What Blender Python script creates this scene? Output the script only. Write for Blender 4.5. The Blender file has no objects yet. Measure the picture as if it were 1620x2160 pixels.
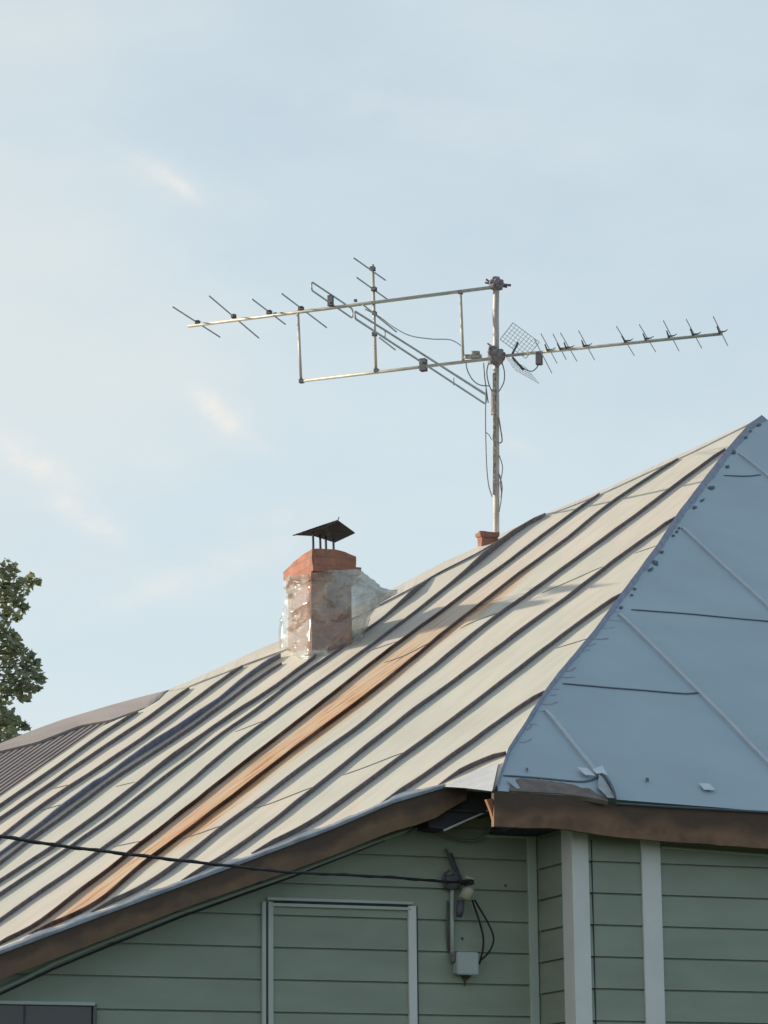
import bpy, bmesh, math, random
from mathutils import Vector, Matrix, noise
random.seed(7)
S = bpy.context.scene
COL = S.collection
R_ = math.radians

# ------------------------------------------------------------------ camera
F, CX, CY = 6500.0, 810.0, 1080.0          # focal length and centre in photo pixels (1620 x 2160)
PITCH, ROLL, YAW = R_(13.16), 0.010, R_(22)
CAM = Vector((0, 0, 1.6))
FW = Vector((0, math.cos(PITCH), math.sin(PITCH)))
r0 = Vector((1, 0, 0)); u0 = r0.cross(FW)
RT = (r0*math.cos(ROLL) - u0*math.sin(ROLL)).normalized()
UP = RT.cross(FW)
cd = bpy.data.cameras.new("camera"); cam = bpy.data.objects.new("camera", cd); COL.objects.link(cam)
m3 = Matrix((RT, UP, -FW)).transposed()
cam.matrix_world = Matrix.Translation(CAM) @ m3.to_4x4()
cd.sensor_width = 36; cd.sensor_fit = 'AUTO'; cd.lens = 36*F/2160.0
cd.clip_start = 0.1; cd.clip_end = 3000
S.camera = cam
S.render.resolution_x = 768; S.render.resolution_y = 1024

def ray(x, y): return FW + RT*((x-CX)/F) - UP*((y-CY)/F)
def hit(x, y, n, p0):
    d = ray(x, y); return CAM + d*(n.dot(p0-CAM)/n.dot(d))
U = Vector((math.cos(YAW), math.sin(YAW), 0)); V = Vector((-math.sin(YAW), math.cos(YAW), 0)); Z = Vector((0, 0, 1))
d_ = ray(1212, 1900); O = CAM + d_*(20/d_.y); O.z = 0
def W(u, v, z): return O + U*u + V*v + Z*z
def onV(x, y, v): return hit(x, y, V, O+V*v)
def uvz(P): q = P-O; return q.dot(U), q.dot(V), P.z

# ------------------------------------------------------------------ sun, sky, exposure
s_uvz = (-0.84, 0.43, 0.255)
SUN = (U*s_uvz[0] + V*s_uvz[1] + Z*s_uvz[2]).normalized()
sl = bpy.data.lights.new("sun", 'SUN'); so = bpy.data.objects.new("sun", sl); COL.objects.link(so)
sl.energy = 4.2; sl.angle = R_(2.0); sl.color = (1.0, 0.875, 0.70)
so.rotation_euler = SUN.to_track_quat('Z', 'Y').to_euler()
wd = bpy.data.worlds.new("World"); S.world = wd; wd.use_nodes = True
wn, wl = wd.node_tree.nodes, wd.node_tree.links
wn.clear()
def N(nodes, t, **k):
    n = nodes.new(t)
    for a, b in k.items(): setattr(n, a, b)
    return n
sky = N(wn, 'ShaderNodeTexSky', sky_type='NISHITA', sun_disc=False)
sky.sun_elevation = math.asin(SUN.z); sky.sun_rotation = math.atan2(SUN.x, SUN.y)
sky.air_density = 1.0; sky.dust_density = 1.2; sky.ozone_density = 1.2
bg1 = N(wn, 'ShaderNodeBackground'); bg1.inputs[1].default_value = 0.15
wl.new(sky.outputs[0], bg1.inputs[0])
tc = N(wn, 'ShaderNodeTexCoord')
def M(op, a, b=None, c=None, nodes=wn, links=wl, clamp=False):
    n = nodes.new('ShaderNodeMath'); n.operation = op; n.use_clamp = clamp
    for i, v in enumerate((a, b, c)):
        if v is None: continue
        if isinstance(v, (int, float)): n.inputs[i].default_value = v
        else: links.new(v, n.inputs[i])
    return n.outputs[0]
def wdot(vec):
    n = wn.new('ShaderNodeVectorMath'); n.operation = 'DOT_PRODUCT'; n.inputs[1].default_value = vec
    wl.new(tc.outputs['Generated'], n.inputs[0]); return n.outputs['Value']
def wnoise(scale, detail, stretch=(1, 1, 1), off=(0, 0, 0)):
    mp = wn.new('ShaderNodeMapping'); mp.inputs['Scale'].default_value = stretch; mp.inputs['Location'].default_value = off
    mp.inputs['Rotation'].default_value = (0, R_(-35), 0)
    wl.new(tc.outputs['Generated'], mp.inputs[0])
    n = wn.new('ShaderNodeTexNoise'); n.inputs['Scale'].default_value = scale; n.inputs['Detail'].default_value = detail
    n.inputs['Roughness'].default_value = 0.55
    wl.new(mp.outputs[0], n.inputs['Vector']); return n.outputs['Fac']
veiln = wnoise(7.0, 5.0, (1, 1, 2.2), (0.3, 0.1, 0.62))
veil2 = wnoise(16.0, 6.0, (1, 1, 2.6), (2.3, 0.1, 0.2))
sund = wdot(SUN)                                   # veil thickens on the sun's side and near the horizon
side = M('MULTIPLY_ADD', sund, 0.45, 0.74)
fac = M('ADD', side, M('MULTIPLY_ADD', veiln, 0.45, -0.225))
fac = M('ADD', fac, M('MULTIPLY_ADD', veil2, 0.14, -0.07))
low = M('MULTIPLY', M('SUBTRACT', 0.27, wdot((0, 0, 1))), 0.8)
fac = M('ADD', fac, low)
fac = M('MINIMUM', M('MAXIMUM', fac, 0.12), 0.92)
# small wisps of cloud, each round its own direction in the sky
wisp = None
for (px, py, L, Wd, ang, k) in [(352, 375, 62, 16, 35, .35), (395, 400, 30, 13, 40, .45), (435, 850, 34, 22, 55, .75), (470, 885, 60, 20, 42, .6), (520, 915, 45, 18, 35, .35),
                                (35, 950, 60, 28, 40, .5), (90, 985, 90, 25, 30, .3), (165, 1085, 60, 22, 35, .55), (215, 1110, 70, 25, 30, .4), (1085, 935, 45, 25, 25, .25), (300, 350, 130, 34, 20, .25), (380, 1225, 260, 30, -18, .32), (90, 1000, 150, 60, 28, .22), (480, 880, 110, 45, 40, .25), (560, 1120, 200, 45, -25, .18), (900, 250, 300, 60, 12, .15)]:
    c = ray(px, py).normalized(); a = R_(ang)
    t1 = (RT*math.cos(a) - UP*math.sin(a)); t2 = (RT*math.sin(a) + UP*math.cos(a))
    x = M('MULTIPLY', M('SUBTRACT', wdot(t1), c.dot(t1)), F/L); y = M('MULTIPLY', M('SUBTRACT', wdot(t2), c.dot(t2)), F/Wd)
    r2 = M('ADD', M('MULTIPLY', x, x), M('MULTIPLY', y, y))
    g = M('MULTIPLY', M('POWER', 2.718, M('MULTIPLY', r2, -1.0)), k)
    g = M('MULTIPLY', g, M('GREATER_THAN', wdot((0, 1, 0)), 0.0))
    wisp = g if wisp is None else M('ADD', wisp, g)
wn3 = wnoise(75.0, 5.0, (1, 1, 1.6))
wisp = M('MULTIPLY', wisp, M('MULTIPLY_ADD', wn3, 3.2, -0.85), clamp=True)
bg2 = N(wn, 'ShaderNodeBackground'); bg2.inputs[1].default_value = 1.0
vr = N(wn, 'ShaderNodeValToRGB'); vr.color_ramp.elements[0].position = 0.18; vr.color_ramp.elements[1].position = 0.52
vr.color_ramp.elements[0].color = (0.515, 0.590, 0.620, 1); vr.color_ramp.elements[1].color = (0.575, 0.598, 0.580, 1)
wl.new(M('ADD', sund, M('MULTIPLY_ADD', veiln, 0.5, -0.25)), vr.inputs[0]); wl.new(vr.outputs[0], bg2.inputs[0])
bg3 = N(wn, 'ShaderNodeBackground'); bg3.inputs[0].default_value = (0.625, 0.62, 0.60, 1); bg3.inputs[1].default_value = 1.0
mx = N(wn, 'ShaderNodeMixShader'); mx2 = N(wn, 'ShaderNodeMixShader'); wo = N(wn, 'ShaderNodeOutputWorld')
wl.new(fac, mx.inputs[0]); wl.new(bg1.outputs[0], mx.inputs[1]); wl.new(bg2.outputs[0], mx.inputs[2])
wl.new(wisp, mx2.inputs[0]); wl.new(mx.outputs[0], mx2.inputs[1]); wl.new(bg3.outputs[0], mx2.inputs[2])
wl.new(mx2.outputs[0], wo.inputs[0])
vs = S.view_settings; vs.view_transform = 'Standard'; vs.look = 'None'; vs.exposure = 0.45; vs.gamma = 1; vs.use_curve_mapping = False

# ------------------------------------------------------------------ materials
def mat(name, base, rough=0.6, metal=0.0, var=0.25, scale=6.0, base2=None, bump=0.0, bscale=40.0, spec=0.5, stretch=(1, 1, 1), detail=6):
    m = bpy.data.materials.new(name); m.use_nodes = True
    nt = m.node_tree; b = nt.nodes['Principled BSDF']
    b.inputs['Roughness'].default_value = rough; b.inputs['Metallic'].default_value = metal
    b.inputs['Specular IOR Level'].default_value = spec
    t = nt.nodes.new('ShaderNodeTexCoord'); mp = nt.nodes.new('ShaderNodeMapping'); mp.inputs['Scale'].default_value = stretch
    nt.links.new(t.outputs['Object'], mp.inputs[0])
    n = nt.nodes.new('ShaderNodeTexNoise'); n.inputs['Scale'].default_value = scale; n.inputs['Detail'].default_value = detail
    nt.links.new(mp.outputs[0], n.inputs['Vector'])
    rp = nt.nodes.new('ShaderNodeValToRGB'); rp.color_ramp.elements[0].position = 0.3; rp.color_ramp.elements[1].position = 0.7
    b2 = base2 or tuple(c*(1-var) for c in base)
    rp.color_ramp.elements[0].color = (*b2, 1); rp.color_ramp.elements[1].color = (*base, 1)
    nt.links.new(n.outputs['Fac'], rp.inputs[0]); nt.links.new(rp.outputs[0], b.inputs['Base Color'])
    if bump:
        n2 = nt.nodes.new('ShaderNodeTexNoise'); n2.inputs['Scale'].default_value = bscale; n2.inputs['Detail'].default_value = 4
        nt.links.new(mp.outputs[0], n2.inputs['Vector'])
        bp = nt.nodes.new('ShaderNodeBump'); bp.inputs['Strength'].default_value = bump; bp.inputs['Distance'].default_value = 0.01
        nt.links.new(n2.outputs['Fac'], bp.inputs['Height']); nt.links.new(bp.outputs[0], b.inputs['Normal'])
    m['ramp'] = rp.name
    return m
def add_rust(m, attr, colA, colB, noise_scale=9.0, gain=3.2):
    """mix rust colours where the mesh attribute says the stain runs"""
    nt = m.node_tree; b = nt.nodes['Principled BSDF']
    src = b.inputs['Base Color'].links[0].from_socket
    at = nt.nodes.new('ShaderNodeAttribute'); at.attribute_name = attr
    t = nt.nodes.new('ShaderNodeTexCoord'); n = nt.nodes.new('ShaderNodeTexNoise')
    mp = nt.nodes.new('ShaderNodeMapping')
    nt.links.new(t.outputs['UV'], mp.inputs[0]); mp.inputs['Scale'].default_value = (0.16, 3.4, 1)
    nt.links.new(mp.outputs[0], n.inputs['Vector']); n.inputs['Scale'].default_value = noise_scale; n.inputs['Detail'].default_value = 11; n.inputs['Roughness'].default_value = 0.68
    f = M('MULTIPLY', at.outputs['Fac'], M('MULTIPLY_ADD', n.outputs['Fac'], gain, -0.60, nodes=nt.nodes, links=nt.links), nodes=nt.nodes, links=nt.links, clamp=True)
    rp = nt.nodes.new('ShaderNodeValToRGB'); rp.color_ramp.elements[0].color = (*colA, 1); rp.color_ramp.elements[1].color = (*colB, 1)
    rp.color_ramp.elements[0].position = 0.38; rp.color_ramp.elements[1].position = 0.56
    k = rp.color_ramp.elements.new(0.66); k.color = (*[c*0.55 for c in colB], 1)
    nt.links.new(n.outputs['Fac'], rp.inputs[0])
    mix = nt.nodes.new('ShaderNodeMix'); mix.data_type = 'RGBA'
    nt.links.new(f, mix.inputs['Factor']); nt.links.new(src, mix.inputs['A']); nt.links.new(rp.outputs[0], mix.inputs['B'])
    nt.links.new(mix.outputs['Result'], b.inputs['Base Color'])

m_cream = mat("weathered_cream_metal", (0.59, 0.555, 0.49), 0.62, 0.0, 0.06, 1.3, bump=0.10, bscale=5.0, spec=0.3)
# every sheet of the roof has its own slight tint, kept in the attribute "tint"
def add_tint(m):
    nt = m.node_tree; b = nt.nodes['Principled BSDF']; src = b.inputs['Base Color'].links[0].from_socket
    at = nt.nodes.new('ShaderNodeAttribute'); at.attribute_name = 'tint'
    rp = nt.nodes.new('ShaderNodeValToRGB'); e = rp.color_ramp
    e.elements[0].color = (0.94, 0.975, 0.96, 1); e.elements[1].color = (1.03, 0.985, 0.965, 1)
    k = e.elements.new(0.5); k.color = (1.0, 1.0, 0.96, 1)
    nt.links.new(at.outputs['Fac'], rp.inputs[0])
    mix = nt.nodes.new('ShaderNodeMix'); mix.data_type = 'RGBA'; mix.blend_type = 'MULTIPLY'; mix.inputs['Factor'].default_value = 1
    nt.links.new(src, mix.inputs['A']); nt.links.new(rp.outputs[0], mix.inputs['B'])
    # grime running down the sheet
    t = nt.nodes.new('ShaderNodeTexCoord'); mp = nt.nodes.new('ShaderNodeMapping'); mp.inputs['Scale'].default_value = (0.5, 7, 1)
    nt.links.new(t.outputs['UV'], mp.inputs[0])
    n = nt.nodes.new('ShaderNodeTexNoise'); n.inputs['Scale'].default_value = 2.2; n.inputs['Detail'].default_value = 7
    nt.links.new(mp.outputs[0], n.inputs['Vector'])
    r2 = nt.nodes.new('ShaderNodeValToRGB'); r2.color_ramp.elements[0].color = (0.90, 0.89, 0.87, 1); r2.color_ramp.elements[1].color = (1, 1, 1, 1)
    r2.color_ramp.elements[0].position = 0.25; r2.color_ramp.elements[1].position = 0.6
    nt.links.new(n.outputs['Fac'], r2.inputs[0])
    mix2 = nt.nodes.new('ShaderNodeMix'); mix2.data_type = 'RGBA'; mix2.blend_type = 'MULTIPLY'; mix2.inputs['Factor'].default_value = 1
    nt.links.new(mix.outputs['Result'], mix2.inputs['A']); nt.links.new(r2.outputs[0], mix2.inputs['B'])
    nt.links.new(mix2.outputs['Result'], b.inputs['Base Color'])
add_tint(m_cream)
add_rust(m_cream, 'rust', (0.60, 0.38, 0.17), (0.52, 0.235, 0.09))
m_seam = mat("shade_dark_seam_metal", (0.215, 0.180, 0.185), 0.7, 0.1, 0.35, 20, spec=0.25)  # dark tone holds the shaded sides and cast shadows of the seams
add_rust(m_seam, 'rust', (0.13, 0.05, 0.025), (0.07, 0.03, 0.02))
m_seamblue = mat("blue_shade_fold_metal", (0.22, 0.23, 0.31), 0.6, 0.2, 0.35, 12, bump=0.3)  # blue tone is the shade on the wide fold, put into the colour
add_rust(m_seamblue, "rust", (0.13, 0.05, 0.025), (0.07, 0.03, 0.02))
m_blue = mat("sky_tinted_galvanised_sheet", (0.38, 0.485, 0.54), 0.48, 0.2, 0.12, 1.2, bump=0.55, bscale=2.2, spec=0.4)  # grey metal; the blue of the sky is put into its colour
m_blueseam = mat("lit_galvanised_seam", (0.50, 0.56, 0.60), 0.45, 0.3, 0.15, 9, spec=0.4)  # paler than the sheet: light caught along the ribs, painted in
m_jointdark = mat("dark_joint", (0.10, 0.13, 0.16), 0.7, 0.0, 0.2, 9)
m_joint = mat("cream_joint", (0.30, 0.27, 0.21), 0.7, 0.0, 0.2, 9)
m_flash = mat("blue_shadow_edge_fold", (0.30, 0.34, 0.39), 0.5, 0.3, 0.45, 9, bump=0.3, bscale=25)  # blue-grey paints the shadow on the turned-down sheet edge
m_wood = mat("dark_brown_fascia_wood", (0.22, 0.14, 0.085), 0.8, 0, 0.5, 4, base2=(0.13, 0.09, 0.07), bump=0.3, bscale=30, spec=0.2)
m_redwood = mat("red_brown_fascia_wood", (0.26, 0.155, 0.10), 0.8, 0, 0.5, 9, base2=(0.15, 0.095, 0.065), bump=0.3, bscale=30, spec=0.2)
m_endwood = mat("orange_end_grain", (0.34, 0.17, 0.09), 0.8, 0, 0.3, 30, spec=0.2)
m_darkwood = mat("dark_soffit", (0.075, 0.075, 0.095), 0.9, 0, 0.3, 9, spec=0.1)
m_siding = mat("sage_green_siding", (0.31, 0.355, 0.295), 0.55, 0, 0.16, 2.0, bump=0.12, bscale=55, spec=0.3, stretch=(1, 1, 3))
m_trim = mat("pale_trim", (0.70, 0.71, 0.71), 0.5, 0, 0.08, 4, spec=0.4)
m_trimg = mat("pale_green_trim", (0.48, 0.54, 0.50), 0.5, 0, 0.1, 4, spec=0.4)
m_glass = mat("dark_window_glass", (0.035, 0.045, 0.06), 0.15, 0, 0.2, 3, spec=0.6)
m_brick = mat("orange_chimney_brick", (0.45, 0.215, 0.145), 0.85, 0, 0.2, 6, base2=(0.25, 0.135, 0.11), bump=0.6, bscale=45, spec=0.2)
# mortar courses in the brick: mapped by height and by position along the face
nt = m_brick.node_tree; pb = nt.nodes['Principled BSDF']; src = pb.inputs['Base Color'].links[0].from_socket
t = nt.nodes.new('ShaderNodeTexCoord'); sx = nt.nodes.new('ShaderNodeSeparateXYZ'); nt.links.new(t.outputs['Object'], sx.inputs[0])
cb = nt.nodes.new('ShaderNodeCombineXYZ')
nt.links.new(M('ADD', sx.outputs['X'], M('MULTIPLY', sx.outputs['Y'], 0.8, nodes=nt.nodes, links=nt.links), nodes=nt.nodes, links=nt.links), cb.inputs['X'])
nt.links.new(sx.outputs['Z'], cb.inputs['Y'])
bt = nt.nodes.new('ShaderNodeTexBrick'); bt.inputs['Scale'].default_value = 1.0; bt.inputs['Brick Width'].default_value = 0.235; bt.inputs['Row Height'].default_value = 0.075
bt.inputs['Mortar Size'].default_value = 0.007; bt.inputs['Mortar Smooth'].default_value = 0.6
bt.inputs['Color1'].default_value = (1.05, 1.0, 0.98, 1); bt.inputs['Color2'].default_value = (0.72, 0.70, 0.74, 1); bt.inputs['Mortar'].default_value = (0.62, 0.75, 0.85, 1)
nt.links.new(cb.outputs[0], bt.inputs['Vector'])
mb = nt.nodes.new('ShaderNodeMix'); mb.data_type = 'RGBA'; mb.blend_type = 'MULTIPLY'; mb.inputs['Factor'].default_value = 0.85
nt.links.new(src, mb.inputs['A']); nt.links.new(bt.outputs['Color'], mb.inputs['B']); nt.links.new(mb.outputs['Result'], pb.inputs['Base Color'])
m_soot = mat("rusty_black_cap_metal", (0.055, 0.055, 0.07), 0.7, 0.2, 0.4, 14, bump=0.3)
m_pole = mat("galvanised_pole", (0.52, 0.50, 0.48), 0.5, 0.2, 0.4, 5, base2=(0.33, 0.30, 0.28), bump=0.2)
m_rod = mat("pale_thin_rod", (0.46, 0.50, 0.53), 0.5, 0.2, 0.2, 9)
m_boom = mat("aged_aluminium_tube", (0.52, 0.50, 0.44), 0.5, 0.2, 0.25, 9)
m_elem = mat("dull_aluminium_rod", (0.36, 0.39, 0.41), 0.5, 0.3, 0.2, 9)
m_rustclamp = mat("rusty_clamp", (0.34, 0.29, 0.31), 0.8, 0.2, 0.5, 30, base2=(0.11, 0.10, 0.12), bump=0.5)
m_plastic = mat("dark_plastic", (0.10, 0.095, 0.13), 0.6, 0, 0.3, 9)
m_cord = mat("black_cable", (0.02, 0.02, 0.02), 0.6, 0, 0.3, 30, spec=0.3)
m_cable = mat("grey_cable", (0.22, 0.24, 0.24), 0.6, 0, 0.3, 20)
m_tape = mat("pale_tape", (0.55, 0.5, 0.42), 0.6, 0, 0.5, 30, base2=(0.12, 0.10, 0.10))
m_box = mat("grey_box_plastic", (0.42, 0.47, 0.47), 0.5, 0, 0.08, 8)
m_insul = mat("cream_porcelain", (0.48, 0.47, 0.36), 0.3, 0, 0.15, 12)
m_brown = mat("brown_corrugated_sheet", (0.17, 0.155, 0.16), 0.7, 0.1, 0.25, 3, spec=0.3)
m_browncap = mat("pinkish_brown_ridge_cap", (0.36, 0.32, 0.305), 0.7, 0.0, 0.2, 2.5, spec=0.3)
m_ground = mat("grass_ground", (0.06, 0.085, 0.03), 0.95, 0, 0.4, 0.8)
m_bark = mat("tree_bark", (0.12, 0.09, 0.065), 0.9, 0, 0.4, 8, bump=0.5)
m_leaf = mat("green_leaves", (0.36, 0.36, 0.25), 0.55, 0, 0.55, 1.6, base2=(0.22, 0.24, 0.19), spec=0.3)
nt = m_leaf.node_tree; pb = nt.nodes['Principled BSDF']
tr = nt.nodes.new('ShaderNodeBsdfTranslucent'); tr.inputs[0].default_value = (0.30, 0.32, 0.13, 1)
mxs = nt.nodes.new('ShaderNodeMixShader'); mxs.inputs[0].default_value = 0.42
nt.links.new(pb.outputs[0], mxs.inputs[1]); nt.links.new(tr.outputs[0], mxs.inputs[2])
nt.links.new(mxs.outputs[0], nt.nodes['Material Output'].inputs[0])
# the boards are darker towards the top, in a ragged band
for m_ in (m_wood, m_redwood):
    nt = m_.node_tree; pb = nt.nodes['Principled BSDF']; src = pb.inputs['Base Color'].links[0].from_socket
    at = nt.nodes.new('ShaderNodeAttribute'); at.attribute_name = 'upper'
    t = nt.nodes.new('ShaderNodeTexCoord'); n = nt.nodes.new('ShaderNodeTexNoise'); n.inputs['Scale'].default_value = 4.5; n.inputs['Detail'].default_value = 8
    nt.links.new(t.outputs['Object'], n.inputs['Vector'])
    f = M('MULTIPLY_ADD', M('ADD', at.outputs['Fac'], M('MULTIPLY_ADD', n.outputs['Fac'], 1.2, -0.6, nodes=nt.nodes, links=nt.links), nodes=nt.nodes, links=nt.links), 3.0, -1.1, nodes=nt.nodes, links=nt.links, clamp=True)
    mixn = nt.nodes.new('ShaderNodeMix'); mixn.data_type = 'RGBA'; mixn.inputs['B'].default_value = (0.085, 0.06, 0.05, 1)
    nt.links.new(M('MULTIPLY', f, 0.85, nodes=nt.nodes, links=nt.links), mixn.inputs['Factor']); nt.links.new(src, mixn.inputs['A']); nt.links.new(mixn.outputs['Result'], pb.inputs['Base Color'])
m_film = bpy.data.materials.new("polythene_film"); m_film.use_nodes = True
nt = m_film.node_tree; nt.nodes.remove(nt.nodes['Principled BSDF'])
tp = nt.nodes.new('ShaderNodeBsdfTransparent'); tp.inputs[0].default_value = (0.93, 0.95, 0.95, 1)
df = nt.nodes.new('ShaderNodeBsdfDiffuse'); df.inputs[0].default_value = (0.62, 0.66, 0.66, 1)
tl = nt.nodes.new('ShaderNodeBsdfTranslucent'); tl.inputs[0].default_value = (0.5, 0.52, 0.5, 1)
gl = nt.nodes.new('ShaderNodeBsdfGlossy'); gl.inputs['Roughness'].default_value = 0.21; gl.inputs[0].default_value = (0.95, 0.93, 0.86, 1)
a1 = nt.nodes.new('ShaderNodeMixShader'); a1.inputs[0].default_value = 0.45
nt.links.new(df.outputs[0], a1.inputs[1]); nt.links.new(tl.outputs[0], a1.inputs[2])
a2 = nt.nodes.new('ShaderNodeMixShader'); at = nt.nodes.new('ShaderNodeAttribute'); at.attribute_name = 'milk'
nt.links.new(at.outputs['Fac'], a2.inputs[0])
nt.links.new(tp.outputs[0], a2.inputs[1]); nt.links.new(a1.outputs[0], a2.inputs[2])
lw = nt.nodes.new('ShaderNodeLayerWeight'); lw.inputs[0].default_value = 0.35
a3 = nt.nodes.new('ShaderNodeMixShader')
sh = nt.nodes.new('ShaderNodeAttribute'); sh.attribute_name = 'shine'
nt.links.new(M('MULTIPLY', M('MULTIPLY_ADD', lw.outputs['Facing'], 0.25, 0.17, nodes=nt.nodes, links=nt.links), sh.outputs['Fac'], nodes=nt.nodes, links=nt.links), a3.inputs[0])
nt.links.new(a2.outputs[0], a3.inputs[1]); nt.links.new(gl.outputs[0], a3.inputs[2])
nt.links.new(a3.outputs[0], nt.nodes['Material Output'].inputs[0])

# ------------------------------------------------------------------ helpers
def tag(o, label=None, cat=None, group=None, kind=None):
    if label: o['label'] = label
    if cat: o['category'] = cat
    if group: o['group'] = group
    if kind: o['kind'] = kind
    return o
def empty(name, loc, label, cat, group=None):
    o = bpy.data.objects.new(name, None); COL.objects.link(o); o.location = loc
    o.empty_display_size = 0.2
    bpy.context.view_layer.update()
    return tag(o, label, cat, group)
def root_of(o):
    t = Vector((0, 0, 0))
    while o: t += Vector(o.location); o = o.parent
    return t
def obj(name, bm, m, parent=None, smooth=False):
    me = bpy.data.meshes.new(name)
    off = root_of(parent) if parent else Vector((0, 0, 0))
    if off.length: bmesh.ops.translate(bm, verts=bm.verts, vec=-off)
    if not parent:                                    # top-level mesh: origin at its own base
        c = sum((v.co for v in bm.verts), Vector())/max(1, len(bm.verts)); c.z = min(v.co.z for v in bm.verts)
        bmesh.ops.translate(bm, verts=bm.verts, vec=-c); loc = c
    else: loc = Vector((0, 0, 0))
    bm.normal_update()
    bm.to_mesh(me); bm.free()
    if smooth:
        for p in me.polygons: p.use_smooth = True
    for x in (m if isinstance(m, list) else [m]): me.materials.append(x)
    o = bpy.data.objects.new(name, me); COL.objects.link(o); o.location = loc
    if parent: o.parent = parent
    return o
def B(): return bmesh.new()
def quad(bm, a, b, c, d): return bm.faces.new([bm.verts.new(p) for p in (a, b, c, d)])
def boxp(bm, o, a, b, c):
    """box from corner o with edge vectors a, b, c"""
    p = [bm.verts.new(o + a*i + b*j + c*k) for i in (0, 1) for j in (0, 1) for k in (0, 1)]
    for f in ((0, 1, 3, 2), (4, 6, 7, 5), (0, 4, 5, 1), (2, 3, 7, 6), (0, 2, 6, 4), (1, 5, 7, 3)):
        bm.faces.new([p[i] for i in f])
    bmesh.ops.recalc_face_normals(bm, faces=bm.faces)
def tube(bm, pts, r, seg=8, cap=True, closed=False):
    pts = [Vector(p) for p in pts]; n = len(pts); rings = []
    rr = r if isinstance(r, (list, tuple)) else [r]*n
    prev = None
    for i, p in enumerate(pts):
        if closed: t = pts[(i+1) % n]-pts[i-1]
        else: t = pts[min(i+1, n-1)]-pts[max(i-1, 0)]
        t.normalize()
        if prev is None:
            a = t.cross(Z) if abs(t.z) < 0.9 else t.cross(Vector((1, 0, 0)))
        else: a = prev - t*prev.dot(t)
        a.normalize(); b = t.cross(a); prev = a
        rings.append([bm.verts.new(p + (a*math.cos(2*math.pi*k/seg) + b*math.sin(2*math.pi*k/seg))*rr[i]) for k in range(seg)])
    rng = range(n if closed else n-1)
    for i in rng:
        A, C = rings[i], rings[(i+1) % n]
        for k in range(seg): bm.faces.new((A[k], A[(k+1) % seg], C[(k+1) % seg], C[k]))
    if cap and not closed:
        bm.faces.new(rings[0][::-1]); bm.faces.new(rings[-1])
def smoothpts(pts, n=6):
    """Catmull-Rom through the points"""
    pts = [Vector(p) for p in pts]; out = []
    for i in range(len(pts)-1):
        p0 = pts[max(i-1, 0)]; p1 = pts[i]; p2 = pts[i+1]; p3 = pts[min(i+2, len(pts)-1)]
        for k in range(n):
            t = k/n
            out.append(0.5*((2*p1) + (p2-p0)*t + (2*p0-5*p1+4*p2-p3)*t*t + (3*p1-p0-3*p2+p3)*t**3))
    out.append(pts[-1]); return out
def lerp_tab(tab, x):
    if x <= tab[0][0]: return tab[0][1]
    for (a, b), (c, d) in zip(tab, tab[1:]):
        if x <= c: return b + (d-b)*(x-a)/(c-a) if c > a else d
    return tab[-1][1]
def extrap(tab, x):
    if x < tab[0][0]: (a, b), (c, d) = tab[0], tab[1]; return b + (d-b)*(x-a)/(c-a)
    if x > tab[-1][0]: (a, b), (c, d) = tab[-2], tab[-1]; return d + (d-b)*(x-c)/(c-a)
    return lerp_tab(tab, x)

# ------------------------------------------------------------------ the house's planes
WLv = uvz(hit(1137, 1950, U, O))[1]              # the set-back wall behind the rake
FLv = WLv - 0.30                                  # rake board plane
A0 = onV(935, 1660, FLv); A1 = onV(0, 2010, FLv)
ua, _, za = uvz(A0); ub, _, zb = uvz(A1)
RK = (za-zb)/(ua-ub)
nA = (-RK*U - 0.30*V + Z).normalized()            # cream slope
def onA(x, y, lift=0.0): return hit(x, y, nA, A0 + nA*lift)
Cn = onA(1045, 1668); AP = onA(1608, 881)
FRv = uvz(Cn)[1]
E1 = onV(1620, 1712, FRv)
nB = (E1-Cn).cross(AP-Cn).normalized()            # blue slope
if nB.z < 0: nB = -nB
def onB(x, y, lift=0.0): return hit(x, y, nB, Cn + nB*lift)

# ------------------------------------------------------------------ ground
bm = B(); g = 500
n_ = 40
vs_ = [[bm.verts.new((-g + 2*g*i/n_, -g + 2*g*j/n_, 0)) for j in range(n_+1)] for i in range(n_+1)]
for i in range(n_):
    for j in range(n_): bm.faces.new((vs_[i][j], vs_[i+1][j], vs_[i+1][j+1], vs_[i][j+1]))
tag(obj('ground', bm, m_ground), 'flat grassy ground around the house', 'ground', kind='structure')

house = empty('house', W(3, 3, 0), 'green sided house with cream and blue-grey seamed metal roof', 'house')

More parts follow.
